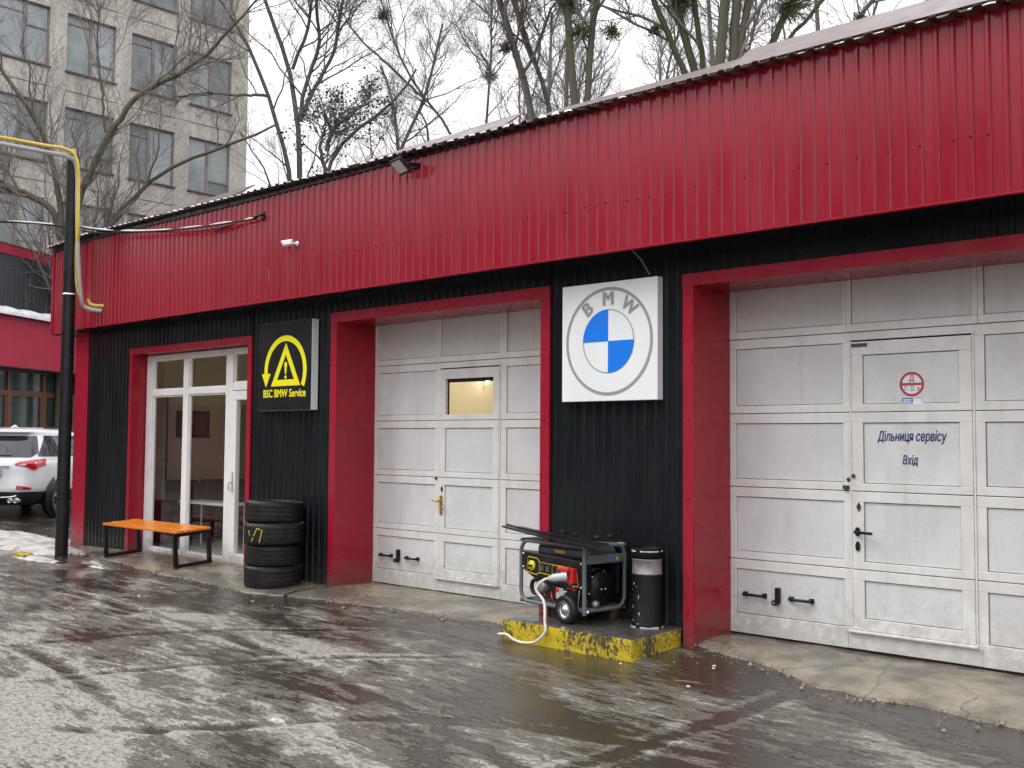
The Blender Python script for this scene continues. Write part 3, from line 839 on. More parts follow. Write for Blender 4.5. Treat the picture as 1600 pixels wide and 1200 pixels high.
# the last stretch bends back a little towards the end of the building
BA = math.atan2(0.16, -1.6)
def bend(p):
    d = -14.0 - p[0]
    return (-14.0 + math.cos(BA) * d - math.sin(BA) * 0, FY + math.sin(BA) * d + (p[1] - FY), p[2])
cladding('fascia_sheet', M['red'], -15.52, -14.18, lambda x: 3.02, lambda x: ztop(x) + 0.02, FY, xform=bend)
m = MB(); v = [bend((x, FY - 0.006, z)) for x, z in ((-14.19, 3.018), (-14.0, 3.018), (-14.0, 4.26), (-14.19, 4.26))]
v2 = [bend((x, FY + 0.004, z)) for x, z in ((-14.19, 3.018), (-14.0, 3.018), (-14.0, 4.26), (-14.19, 4.26))]
m.add(v + v2, [(0, 1, 2, 3), (7, 6, 5, 4), (0, 4, 5, 1), (1, 5, 6, 2), (2, 6, 7, 3), (3, 7, 4, 0)]).build('corner_flashing', M['red_trim'], G)
e0, e1 = bend((-15.52, FY - 0.012, 0)), bend((-15.60, FY - 0.012, 0))
MB().bar((e0[0] - 0.03, e0[1], 3.016), (e0[0] - 0.03, e0[1], 4.29), 0.07, 0.012, (0, 1, 0)).build('corner_flashing', M['red_trim'], G)
MB().box(e0[0] - 0.07, e0[0] - 0.055, e0[1] + 0.01, 0.9, 3.02, 4.27).build('fascia_end', M['red'], G)
# lower drip edge of the fascia and the black soffit behind it
MB().box(-14.0, 6.0, FY - 0.014, FY + 0.03, 3.008, 3.022).build('drip_edge', M['red_trim'], G)
m = MB()
m.add([(-14.0, FY + 0.035, 3.035), (6.0, FY + 0.035, 3.035), (6.0, 0.02, 3.035), (-14.0, 0.02, 3.035), (-15.56, -0.15, 3.035), (-15.56, 0.9, 3.035), (-14.0, 0.9, 3.035)],
      [(0, 1, 2, 3), (4, 0, 3, 6, 5)]).build('soffit', M['black'], G)
# black board under the roof edge, deeper towards the far end
m = MB()
xs = np.linspace(-15.5, -5.2, 12)
v, f = [], []
for i, x in enumerate(xs):
    d = 0.055 * min(1.0, (-5.2 - x) / 5.0) + 0.004
    px, py, _ = bend((x, FY - 0.03, 0)) if x < -14 else (x, FY - 0.03, 0)
    v += [(px, py, ztop(x) - d), (px, py, ztop(x) + 0.03), (px, py + 0.025, ztop(x) - d), (px, py + 0.025, ztop(x) + 0.03)]
    if i: a, b = 4 * i - 4, 4 * i; f += [(a, b, b + 1, a + 1), (a + 2, a + 3, b + 3, b + 2), (a, a + 2, b + 2, b)]
m.add(v, f).build('eave_board', M['blackpaint'], G)

# black ribbed wall: pieces between and over the openings, with a plain core behind
ZW = lambda x: 3.05
wall_parts = [(-14.74, -13.50, -0.12), (-13.50, -10.60, 2.70), (-10.60, -9.12, -0.12), (-9.12, -6.01, 2.85), (-6.01, -4.64, -0.12), (-4.64, -1.46, 2.81), (-1.46, 6.0, -0.12)]
for x0, x1, z0 in wall_parts:
    cladding('wall_sheet', M['black'], x0, x1, (lambda z: (lambda x: z))(z0), ZW, 0.0)
core = MB()
for x0, x1, z0 in ((-15.0, -13.46, -0.15), (-13.46, -10.66, 2.66), (-10.66, -9.02, -0.15), (-9.02, -6.10, 2.80), (-6.10, -4.54, -0.15), (-4.54, -1.54, 2.76), (-1.54, 6.0, -0.15)):
    core.box(x0, x1, 0.03, 0.17, z0, 3.04 if z0 < 0 else 3.04)
core.box(-15.0, 6.0, 6.85, 7.0, -0.15, 4.2).box(-15.0, -14.86, 0.171, 6.849, -0.15, 4.1).box(5.86, 6.0, 0.171, 6.849, -0.15, 4.1)
core.build('wall_core', M['dark'], G)
MB().box(-15.13, -14.74, -0.022, 0.06, -0.12, 3.03).build('corner_trim', M['red_trim'], G, bevel=0.004)
MB().box(-15.145, -15.125, -0.018, 1.1, -0.12, 3.03).build('corner_trim', M['red_trim'], G)

# ribbed roof sheets, eave overhanging the fascia
def roof_sheet(x0, x1, y0, y1):
    per, v, f = 0.138, [], []
    xs = []
    k = math.floor(x0 / per)
    while k * per < x1 + per:
        c = k * per
        for dx, dz in ((-0.036, 0), (-0.020, 0.021), (0.020, 0.021), (0.036, 0)):
            if x0 <= c + dx <= x1: xs.append((c + dx, dz))
        k += 1
    xs = [(x0, 0)] + xs + [(x1, 0)]
    for x, dz in xs:
        z = ztop(x) + 0.008 + dz
        py = bend((x, FY, 0))[1] - FY if x < -14 else 0
        jy = 0.006 * math.sin(x * 5.3)
        for y, zz in ((y0 + py + jy, 0), (y1, 0.045 * (y1 - y0))):
            v += [(x, y, z + zz), (x, y, z + zz - 0.004)]
    n = len(xs)
    for i in range(n - 1):
        a, b = 4 * i, 4 * i + 4
        f += [(a, b, b + 2, a + 2), (a + 1, a + 3, b + 3, b + 1), (a, a + 1, b + 1, b)]
    return v, f
x = -15.6
while x < 6.0:
    v, f = roof_sheet(x, min(x + 1.1, 6.05), -0.455 + rnd.uniform(-0.012, 0.012), 7.1)
    MB().add(v, f).build('roof_sheet', M['brown'], G)
    x += 1.1
# smooth brown flashing strips lying over the ribs, each ending in a step
def strip(x0, x1, h0, h1, yb=-0.44):
    m = MB(); v = []
    for x, h in ((x0, h0), (x1, h1)):
        z = ztop(x) + 0.031
        v += [(x, yb, z), (x, yb + 0.30, z + h + 0.013), (x, yb + 0.30, z + h), (x, yb + 0.02, z - 0.012)]
    m.add(v, [(0, 4, 5, 1), (1, 5, 6, 2), (2, 6, 7, 3), (3, 7, 4, 0), (0, 1, 2, 3), (7, 6, 5, 4)])
    m.build('roof_flashing', M['brown'], G)
strip(-13.0, -10.42, 0.115, 0.172)
strip(-8.35, -6.22, 0.115, 0.192)
strip(-5.85, -3.96, 0.135, 0.165)
strip(-3.95, 6.0, 0.215, 0.21)

# snow left between the roof ribs along the eave
sn = MB()
k = math.floor(-15.5 / 0.138)
while k * 0.138 < -2.2:
    c = k * 0.138 + 0.069
    p = 0.95 if c < -8.3 else (0.7 if c < -6 else (0.5 if c < -3.9 else 0.05))
    if rnd.random() < p:
        w = rnd.uniform(0.03, 0.047); h = rnd.uniform(0.007, 0.02) * (1.5 if -6.2 < c < -5.5 else 1)
        py = (bend((c, FY, 0))[1] - FY if c < -14 else 0)
        z = ztop(c) + 0.009
        ln = rnd.uniform(0.06, 0.30)
        v, f = [], []
        for j, (yy, s) in enumerate(((-0.470, 0.75), (-0.455, 1.0), (-0.455 + ln * 0.6, 1.0), (-0.455 + ln, 0.5))):
            for dx, dz in ((-1, 0), (-0.6, 0.9), (0.5, 1.0), (1, 0)):
                v.append((c + dx * w * s, yy + py + rnd.uniform(-0.004, 0.004), z + dz * h * s + 0.045 * (yy + 0.45)))
            if j:
                a, b = 4 * j - 4, 4 * j
                f += [(a + q, a + q + 1, b + q + 1, b + q) for q in range(3)]
        f.append((0, 1, 2, 3))
        sn.add(v, f, True)
    k += 1
sn.build('roof_snow', M['snow'], G, kind='stuff')

# screws on the fascia and the trims
sc_ = MB()
k = math.ceil((-9.0 + 14.0) / 0.105)
while -14.0 + k * 0.105 < -1.9:
    if k % 2 == 0 or rnd.random() < 0.15:
        sc_.lathe([(0.0001, 0.006), (0.007, 0.006), (0.009, 0.0)], 6, (-14.0 + k * 0.105 + 0.0525, FY - 0.013, 3.40 + rnd.uniform(-0.01, 0.01)), (0, -1, 0), False)
    k += 1
sc_.build('fascia_screws', M['blackpaint'], G, kind='stuff')
sc_ = MB()
for k in range(7):
    sc_.lathe([(0.0001, 0.006), (0.007, 0.006), (0.009, 0.0)], 6, (-5.83 + k * 0.21, -0.012, 1.63), (0, -1, 0), False)
sc_.build('wall_screws', M['blackpaint'], G, kind='stuff')

# red sheet surrounds: front strip and deep reveal of each side are one folded sheet
def surround(x0, x1, w, ztop_out, depth, zb=-0.12, dent=False, nseg=10):
    """x0..x1 = opening, w = strip width"""
    for s, xe in ((-1, x0), (1, x1)):
        m = MB(); v, f = [], []
        zs = np.linspace(zb, ztop_out, nseg + 1)
        for i, z in enumerate(zs):
            wob = 0.0
            if dent and s < 0: wob = -0.018 * math.exp(-((z - 0.55) / 0.30) ** 2) - 0.008 * math.exp(-((z - 0.05) / 0.15) ** 2)
            cols = [(xe + s * w, -0.004), (xe + s * (w + wob), -0.024 + wob * 0.4), (xe + wob * s * 0.5, -0.024 + wob * 0.4), (xe, depth)]
            v += [(cx, cy, z) for cx, cy in cols]
            if i:
                a, b = 4 * i - 4, 4 * i
                f += [(a + q, a + q + 1, b + q + 1, b + q) for q in range(3)]
        m.add(v, f).build('door_jamb', M['red_trim'], G)
    # a lapped lower sheet on the reveal
    for s, xe in ((-1, x0),):
        zl = 0.88
        MB().box(xe + 0.0005, xe + 0.0035, -0.018, depth - 0.002, zb, zl).build('reveal_sheet', M['red_trim'], G)
    zi = ztop_out - w
    m = MB()
    m.box(x0 - w - 0.002, x1 + w + 0.002, -0.030, -0.004, zi, ztop_out + 0.002).box(x0 + 0.002, x1 - 0.002, -0.003, depth, zi + 0.004, zi + 0.02)
    m.build('door_head', M['red_trim'], G)
    sc2 = MB()
    for z in np.arange(0.45, ztop_out - 0.2, 0.62):
        for s, xe in ((-1, x0), (1, x1)):
            sc2.lathe([(0.0001, 0.006), (0.007, 0.006), (0.009, 0.0)], 6, (xe + s * w * 0.5, -0.026, z), (0, -1, 0), False)
    for xx in np.arange(x0 + 0.3, x1, 0.62):
        sc2.lathe([(0.0001, 0.006), (0.007, 0.006), (0.009, 0.0)], 6, (xx, -0.030, zi + w * 0.55), (0, -1, 0), False)
        sc2.lathe([(0.0001, 0.006), (0.007, 0.006), (0.009, 0.0)], 6, (xx, depth * 0.7, zi + 0.004), (0, 0, -1), False)
    sc2.build('trim_screws', M['red_trim'], G, kind='stuff')
surround(-4.53, -1.55, 0.095, 2.82, 0.515)
surround(-9.00, -6.11, 0.105, 2.86, 0.515, dent=True)
surround(-13.44, -10.68, 0.08, 2.71, 0.20)

# ------------------------------------------------------------------ sectional doors
def rect_frame(m, x0, x1, z0, z1, l, r, b, t, y0, y1):
    m.box(x0, x1, y0, y1, z0, z0 + b).box(x0, x1, y0, y1, z1 - t, z1)
    m.box(x0, x0 + l, y0 + 0.0015, y1, z0 + b, z1 - t).box(x1 - r, x1, y0 + 0.0015, y1, z0 + b, z1 - t)

def sectional_door(x0, x1, cl, wk, cr, dz, window, label):
    """cl/cr = panel x-range of the side columns, wk = (wicket x0, panel x0, panel x1, wicket x1)"""
    Y = 0.515
    seams = [s + dz for s in (-0.01, 0.575, 1.15, 1.735, 2.335, 2.95)]
    back = MB()
    if window:
        wx0, wx1, wz0, wz1 = wk[1], wk[2], seams[3] + 0.055, seams[4] - 0.21
        back.box(x0, wx0, Y + 0.03, Y + 0.05, seams[0], seams[5]).box(wx1, x1, Y + 0.03, Y + 0.05, seams[0], seams[5])
        back.box(wx0, wx1, Y + 0.03, Y + 0.05, seams[0], wz0).box(wx0, wx1, Y + 0.03, Y + 0.05, wz1, seams[5])
    else:
        back.box(x0, x1, Y + 0.03, Y + 0.05, seams[0], seams[5])
    D = back.build('garage_door', M['dark'], G, label=label)
    MB().box(x0, x1, Y + 0.004, Y + 0.04, seams[0] - 0.04, seams[0] - 0.002).build('rubber_seal', M['rubber'], D)
    gp = 0.0045
    for r in range(5):
        z0, z1 = seams[r] + 0.003, seams[r + 1] - 0.003
        b = 0.15 if r == 0 else 0.06
        t = 0.075
        for c, (a0, a1) in enumerate((cl, None, cr) if r < 4 else (cl, (wk[0] + 0.01, wk[3] - 0.01), cr)) if r == 4 else enumerate((cl, cr)):
            side = (r == 4 and c == 1)
            fx0 = x0 if (a0, a1) == cl else (wk[0] - 0.028 if side else wk[3] + 0.004)
            fx1 = x1 if (a0, a1) == cr else (wk[3] + 0.028 if side else wk[0] - 0.004)
            if r == 4:
                fx0 = x0 if (a0, a1) == cl else (wk[0] - 0.030 if side else wk[3] + 0.032)
                fx1 = x1 if (a0, a1) == cr else (wk[3] + 0.030 if side else wk[0] - 0.032)
            m = MB()
            rect_frame(m, fx0, fx1, z0, z1, a0 - fx0, fx1 - a1, b, t, Y, Y + 0.028)
            m.build('section_frame', M['alu'], D, bevel=0.003)
            MB().box(a0 + gp, a1 - gp, Y + 0.013, Y + 0.026, z0 + b + gp, z1 - t - gp).build('panel', M['panel'], D, bevel=0.002)
        if r < 4:                                                   # the wicket door's own field in this section
            zz0 = z0 if r else seams[0] + 0.145
            zz1 = z1 if r < 3 else seams[4] - 0.075
            bb = 0.085 if r == 0 else 0.055
            tt = 0.075 if r < 3 else 0.10
            m = MB()
            rect_frame(m, wk[0] + 0.012, wk[3] - 0.012, zz0, zz1, wk[1] - wk[0] - 0.012, wk[3] - wk[2] - 0.012, bb, tt, Y - 0.010, Y + 0.026)
            m.build('wicket_frame', M['alu'], D, bevel=0.003)
            pm = MB().box(wk[1] + gp, wk[2] - gp, Y + 0.005, Y + 0.020, zz0 + bb + gp, zz1 - tt - gp)
            if window and r == 3:
                pm.build('window_pane', M['glass'], D)
            else:
                pm.build('panel', M['panel'], D, bevel=0.002)
    # wicket surround: thin proud lipping, head and threshold
    m = MB()
    m.box(wk[0] - 0.004, wk[0] + 0.009, Y - 0.006, Y + 0.026, seams[0] + 0.13, seams[4] - 0.05).box(wk[3] - 0.009, wk[3] + 0.004, Y - 0.006, Y + 0.026, seams[0] + 0.13, seams[4] - 0.05)
    m.box(wk[0] - 0.01, wk[3] + 0.01, Y - 0.012, Y + 0.026, seams[4] - 0.062, seams[4] - 0.045)
    m.build('wicket_lipping', M['alu'], D)
    MB().box(wk[0] - 0.004, wk[3] + 0.004, Y, Y + 0.028, seams[4] - 0.0445, seams[4] - 0.003).build('header_rail', M['alu'], D, bevel=0.003)
    MB().box(wk[0] - 0.03, wk[3] + 0.03, Y - 0.004, Y + 0.028, seams[0] + 0.003, seams[0] + 0.125).build('bottom_rail', M['alu'], D, bevel=0.003)
    MB().box(wk[0] - 0.02, wk[3] + 0.01, Y - 0.035, Y + 0.02, seams[0] + 0.122, seams[0] + 0.143).build('threshold', M['alu'], D, bevel=0.006)
    MB().box(x0, wk[0] - 0.033, Y - 0.0035, Y, seams[0] + 0.003, seams[0] + 0.148).build('bottom_rail', M['alu'], D)
    MB().box(wk[3] + 0.033, x1, Y - 0.0035, Y, seams[0] + 0.003, seams[0] + 0.148).build('bottom_rail', M['alu'], D)
    return D, Y, seams

D2, YD, S2 = sectional_door(-4.53, -1.55, (-4.475, -3.56), (-3.50, -3.40, -2.70, -2.60), (-2.53, -1.62), 0.0, False, 'grey sectional door with blue Cyrillic lettering on its wicket')
D1, _, S1 = sectional_door(-9.00, -6.11, (-8.94, -8.03), (-7.96, -7.87, -7.19, -7.10), (-7.02, -6.20), -0.025, True, 'grey sectional door with a lit window in its wicket')

def pull_handle(D, x, z, dirx=1):
    m = MB()
    m.tube([(x - 0.085, YD - 0.002, z), (x - 0.085, YD - 0.03, z), (x - 0.07, YD - 0.036, z), (x + 0.07, YD - 0.036, z), (x + 0.085, YD - 0.03, z), (x + 0.085, YD - 0.002, z)], 0.0115, 8)
    m.box(x - 0.102, x - 0.068, YD - 0.004, YD + 0.012, z - 0.018, z + 0.018).box(x + 0.068, x + 0.102, YD - 0.004, YD + 0.012, z - 0.018, z + 0.018)
    m.build('handle', M['blackpaint'], D)
def slide_lock(D, x, z):
    m = MB()
    m.box(x - 0.014, x + 0.022, YD - 0.022, YD + 0.012, z - 0.055, z + 0.065)
    m.lathe([(0.0001, 0.036), (0.022, 0.036), (0.024, 0), (0.024, -0.02)], 16, (x - 0.010, YD - 0.012, z - 0.05), (0, -1, 0))
    m.build('lock', M['blackpaint'], D, bevel=0.003)
    MB().disc((x - 0.010, YD - 0.0495, z - 0.05), 0.010, (0, -1, 0), 12).build('lock_cylinder', M['chrome'], D)
pull_handle(D2, -4.31, 0.30); slide_lock(D2, -4.11, 0.31); pull_handle(D2, -3.91, 0.30)
pull_handle(D1, -8.78, 0.265); slide_lock(D1, -8.58, 0.275); pull_handle(D1, -8.36, 0.262)
# door 2: black lever handle, keyhole plate, diamond, peg marks
m = MB()
m.prism([(-3.445 + 0.020 * math.cos(a), 0.852 + (0.034 if math.sin(a) > 0 else 0.034) * math.sin(a)) for a in np.linspace(0, 2 * math.pi, 20, endpoint=False)], YD - 0.022, YD - 0.010)
m.tube([(-3.445, YD - 0.02, 0.852), (-3.445, YD - 0.055, 0.852)], 0.010, 10).bar((-3.455, YD - 0.058, 0.852), (-3.315, YD - 0.058, 0.846), 0.016, 0.020)
m.build('door_lever', M['blackpaint'], D2, bevel=0.002)
m = MB().prism([(-3.445 + 0.017 * math.cos(a), 0.745 + 0.036 * math.sin(a)) for a in np.linspace(0, 2 * math.pi, 20, endpoint=False)], YD - 0.020, YD - 0.010)
m.build('keyhole_plate', M['blackpaint'], D2)
for D, xx, zz, sc in ((D2, -3.435, 1.035, 1.0), (D1, -7.905, 1.005, 0.9)):
    MB().prism([(xx, zz - 0.036 * sc), (xx + 0.018 * sc, zz), (xx, zz + 0.036 * sc), (xx - 0.018 * sc, zz)], YD - 0.017, YD - 0.0105).build('diamond_plate', M['engine'], D)
for xx, zz in ((-3.475, 1.262), (-3.515, 1.235)):
    MB().lathe([(0.0001, 0.012), (0.013, 0.012), (0.016, 0.0)], 14, (xx, YD - 0.001 - (0.01 if xx > -3.5 else 0), zz), (0, -1, 0)).build('lock_button', M['engine'], D2)
MB().box(-3.56, -3.512, YD - 0.012, YD, 1.163, 1.19).box(-3.545, -3.525, YD - 0.018, YD - 0.012, 1.150, 1.176).build('latch', M['engine'], D2)
MB().lathe([(0.0001, 0.012), (0.016, 0.012), (0.018, 0.0)], 14, (-8.0, YD - 0.001, 1.115), (0, -1, 0)).build('lock_button', M['engine'], D1)
# door 1: brass lever on a long plate
m = MB().prism([(-7.93, 0.745), (-7.895, 0.745), (-7.893, 0.93), (-7.9125, 0.945), (-7.932, 0.93)], YD - 0.018, YD - 0.010)
m.tube([(-7.912, YD - 0.018, 0.885), (-7.912, YD - 0.055, 0.885), (-7.93, YD - 0.062, 0.885), (-8.0, YD - 0.060, 0.892)], 0.010, 8)
m.tube([(-7.912, YD - 0.020, 0.845), (-7.895, YD - 0.05, 0.84), (-7.84, YD - 0.055, 0.82)], 0.008, 8)
m.build('brass_lever', M['brass'], D1)
# closer arm over wicket 2, dark gap at its left
MB().box(-3.48, -3.36, YD - 0.020, YD - 0.0105, 2.222, 2.246).build('door_closer', M['engine'], D2)

# lettering and stickers on door 2
YT = YD + 0.0035
text('lettering', 'Дільниця сервісу', 0.098, (-3.042, YT, 1.553), M['navy'], D2, shear=0.22, sx=0.60, bold=0.0022)
text('lettering', 'Вхід', 0.090, (-3.052, YT, 1.383), M['navy'], D2, shear=0.22, sx=0.62, bold=0.0020)
ys = YD + 0.0045
scx, scz = -3.035, 1.932
MB().ring(scx, scz, 0.0, 0.094, ys - 0.0006, ys, n=40).build('sticker', M['white'], D2)
m = MB().ring(scx, scz, 0.071, 0.090, ys - 0.0014, ys - 0.0007, n=40).box(scx - 0.072, scx + 0.072, ys - 0.0014, ys - 0.0007, scz - 0.009, scz + 0.009)
m.build('sticker_print', M['sticker_red'], D2)
text('sticker_letter', 'Д', 0.060, (scx, ys - 0.0012, scz + 0.040), M['sticker_red'], D2, sx=0.8, bold=0.001, depth=0.0004)
text('sticker_letter', 'П  ІІ  а', 0.046, (scx, ys - 0.0012, scz - 0.033), M['dark'], D2, sx=0.75, depth=0.0004)
MB().box(scx - 0.080, scx + 0.080, ys - 0.0006, ys, 1.786, 1.832 + 0.006).build('sticker', M['white'], D2)
m = MB().box(scx - 0.074, scx + 0.006, ys - 0.0014, ys - 0.0007, 1.790, 1.834)
m.box(scx + 0.006, scx + 0.074, ys - 0.0014, ys - 0.0007, 1.790, 1.793).box(scx + 0.006, scx + 0.074, ys - 0.0014, ys - 0.0007, 1.831, 1.834).box(scx + 0.071, scx + 0.074, ys - 0.0014, ys - 0.0007, 1.793, 1.831)
m.build('sticker_print', M['sticker_blue'], D2)
m = MB()
for z in (1.800, 1.815): m.box(scx - 0.066, scx - 0.004, ys - 0.0020, ys - 0.0014, z, z + 0.009)
m.build('sticker_print', M['white'], D2)

# ------------------------------------------------------------------ shop window with door
YWN = 0.18
WN = MB()
WN.box(-13.42, -13.26, YWN, YWN + 0.07, -0.03, 2.62).box(-13.26, -10.68, YWN + 0.001, YWN + 0.07, 2.56, 2.62)
WN.box(-13.26, -11.46, YWN + 0.001, YWN + 0.07, -0.03, 0.045)
WN.box(-12.47, -12.34, YWN + 0.002, YWN + 0.07, 0.045, 2.56)
WN.box(-13.26, -12.47, YWN + 0.003, YWN + 0.07, 2.075, 2.15).box(-12.34, -11.46, YWN + 0.003, YWN + 0.07, 2.075, 2.15)
WN.box(-11.46, -11.385, YWN + 0.001, YWN + 0.07, -0.03, 2.56).box(-11.378, -11.30, YWN - 0.004, YWN + 0.07, -0.03, 2.56)
WN.box(-11.30, -10.68, YWN + 0.002, YWN + 0.07, 2.10, 2.19)
WF = WN.build('window_frame', M['white_pvc'], G, bevel=0.006)
for x0, x1, z0, z1 in ((-13.26, -12.47, 0.045, 2.075), (-13.26, -12.47, 2.15, 2.56), (-12.34, -11.46, 0.045, 2.075), (-12.34, -11.46, 2.15, 2.56), (-11.30, -10.68, 2.19, 2.56)):
    m = MB(); rect_frame(m, x0, x1, z0, z1, 0.02, 0.02, 0.02, 0.02, YWN + 0.025, YWN + 0.05)
    m.build('glazing_bead', M['white_pvc'], WF)
    MB().box(x0 + 0.018, x1 - 0.018, YWN + 0.034, YWN + 0.042, z0 + 0.018, z1 - 0.018).build('pane', M['glass'], WF)
m = MB(); rect_frame(m, -11.295, -10.69, -0.01, 2.09, 0.095, 0.095, 0.13, 0.11, YWN - 0.010, YWN + 0.055)
SD = m.build('shop_door', M['white_pvc'], G, bevel=0.006)
MB().box(-11.203, -10.783, YWN + 0.02, YWN + 0.03, 0.118, 1.982).build('pane', M['glass'], SD)
m = MB().box(-11.268, -11.238, YWN - 0.022, YWN - 0.011, 0.86, 1.10)
m.tube([(-11.253, YWN - 0.02, 0.98), (-11.253, YWN - 0.055, 0.98), (-11.26, YWN - 0.06, 0.93), (-11.258, YWN - 0.058, 0.88)], 0.011, 8)
m.build('handle', M['plug_grey'], SD, bevel=0.004)

# room behind the shop window
rm = MB().box(-14.70, -10.3, 0.25, 3.2, -0.06, 0.005)
rm.build('room_floor', M['interior_floor'], G)
MB().box(-14.70, -10.3, 0.25, 3.2, 2.92, 2.96).build('room_ceiling', M['wall_cream'], G)
MB().box(-14.70, -13.46, 0.20, 0.25, -0.02, 2.92).box(-10.66, -10.3, 0.20, 0.25, -0.02, 2.92).box(-13.459, -10.661, 0.252, 0.27, 2.62, 2.92).build('room_wall', M['wall_cream'], G)
MB().box(-14.75, -14.70, 0.2, 3.2, -0.02, 2.04).build('room_wall', M['wall_peach'], G)
MB().box(-14.75, -14.70, 0.2, 3.2, 2.04, 2.92).build('room_wall', M['wall_yellow'], G)
MB().box(-14.70, -14.62, 2.2, 2.65, 0.0, 2.04).build('room_pillar', M['wall_green'], G)
m = MB().box(-14.70, -10.3, 3.15, 3.2, -0.02, 2.1); m.build('room_wall', M['wall_peach'], G)
MB().box(-14.70, -10.3, 3.15, 3.2, 2.1, 2.92).build('room_wall', M['wall_yellow'], G)
MB().box(-10.3, -10.25, 0.2, 3.2, -0.02, 2.92).build('room_wall', M['wall_cream'], G)
# workshop behind the first door, lamp lit
MB().box(-9.3, -5.8, 3.0, 3.05, -0.05, 3.6).build('workshop_wall', M['wall_cream'], G)
m = MB().box(-9.35, -9.3, 0.6, 3.05, -0.05, 3.6).box(-5.8, -5.75, 0.6, 3.05, -0.05, 3.6)
m.box(-9.3, -5.8, 0.6, 3.0, -0.06, -0.05)
m.build('workshop_wall', M['wall_cream'], G)
MB().box(-9.35, -5.75, 0.6, 3.05, 3.6, 3.65).build('workshop_ceiling', M['wall_cream'], G)

# ------------------------------------------------------------------ twin building at the far left, local frame: x along it, -y outwards
AN = thing('service_annex', 'red and black ribbed building with brown framed windows behind the white car', 'garage building', (-25.42, 3.96, 0.0), math.atan2(0.86, -0.51))
def lcorr(name, mat, x0, x1, z0, z1, y, **kw):
    x = x0
    while x < x1 - 0.01:
        xe = min(x + 1.1, x1)
        v, f = corrugated(x, xe, lambda q: z0, lambda q: z1, y, **kw)
        local(MB().add(v, f).build(name, mat), AN)
        x = xe
AX0, AX1 = -9.0, 2.6
lcorr('wall_sheet', M['annex_black'], AX0, AX1, 4.45, 5.70, 0.0, per=0.15, hgt=0.008)
local(MB().box(AX0, AX1, -0.03, 0.25, 5.68, 5.90).build('parapet', M['annex_red']), AN)
local(MB().box(AX0, AX1, -0.05, 0.28, 5.90, 5.92).build('parapet_cap', M['brown']), AN)
lcorr('fascia_sheet', M['annex_red'], AX0, AX1, 3.08, 4.24, -0.50, per=0.16, hgt=0.004, base=0.03, top=0.02)
local(MB().add([(AX0, -0.60, 4.27), (AX1, -0.60, 4.27), (AX1, 0.0, 4.47), (AX0, 0.0, 4.47), (AX0, -0.60, 4.24), (AX1, -0.60, 4.24), (AX1, 0.0, 4.43), (AX0, 0.0, 4.43)],
               [(0, 1, 2, 3), (7, 6, 5, 4), (0, 4, 5, 1), (1, 5, 6, 2), (3, 2, 6, 7), (0, 3, 7, 4)]).build('ledge_roof', M['brown']), AN)
m = MB(); x = AX0
v, f = [], []
i = 0
while x < AX1:
    h = 0.09 + 0.018 * math.sin(x * 9) + rnd.uniform(-0.012, 0.012)
    for y, z in ((-0.66, 4.20), (-0.655, 4.20 + h * 0.7), (-0.60, 4.25 + h), (-0.44, 4.335 + h * 0.7), (-0.34, 4.36)):
        v.append((x, y + rnd.uniform(-0.008, 0.008), z))
    if i: a, b = 5 * i - 5, 5 * i; f += [(a + q, a + q + 1, b + q + 1, b + q) for q in range(4)]
    x += 0.07; i += 1
m.add(v, f, True); local(m.build('ledge_snow', M['snow'], kind='stuff'), AN)
local(MB().box(AX0, AX1, -0.495, 0.0, 3.06, 3.08).build('soffit', M['annex_black']), AN)
local(MB().box(AX0, AX1, 0.05, 6.0, 4.4, 5.88).box(AX0, AX1, 0.12, 6.0, 0.0, 0.5).box(AX0, AX1, 1.6, 6.0, 0.5, 4.4).build('wall_core', M['dark']), AN)
local(MB().box(AX0, AX1, 0.0, 0.12, -0.05, 0.62).build('wall_sheet', M['annex_black']), AN)
# windows: brown frames in two rows
bars = [-8.6, -7.4, -6.2, -5.0, -3.8, -2.5, -1.25, 0.0, 1.25, 2.5]
for a, b in zip(bars[:-1], bars[1:]):
    m = MB()
    rect_frame(m, a, b, 0.62, 3.07, 0.05, 0.05, 0.06, 0.05, -0.02, 0.07)
    m.box(a + 0.05, b - 0.05, -0.018, 0.07, 2.52, 2.59)
    w = local(m.build('window', M['brown_frame']), AN)
    m = MB(); rect_frame(m, a + 0.05, b - 0.05, 0.68, 2.52, 0.06, 0.06, 0.06, 0.06, -0.010, 0.06)
    s = local(m.build('sash', M['brown_frame']), w)
    local(MB().box(a + 0.10, b - 0.10, 0.03, 0.04, 0.73, 2.47).build('pane', M['annex_glass']), w)
    local(MB().box(a + 0.05, b - 0.05, 0.03, 0.04, 2.59, 3.02).build('pane', M['annex_glass']), w)

# ------------------------------------------------------------------ concrete office block
OX = -34.0
OF = thing('office_block', 'tall weathered concrete office block with rows of grey windows behind bare trees', 'office building', (OX, 5.0, 0.0))
Y0o, Y1o, Ztop = -9.0, 14.97, 24.9
PIT, WWD = 2.258, 1.70
SIL, STO, WH = 13.58, 3.145, 1.95
bays = [8.06 + PIT * k for k in range(-6, 3)]
floors = [SIL + STO * k for k in range(-4, 4)]
m = MB()
ys = [Y0o] + [q for b in bays for q in (b, b + WWD)] + [Y1o]
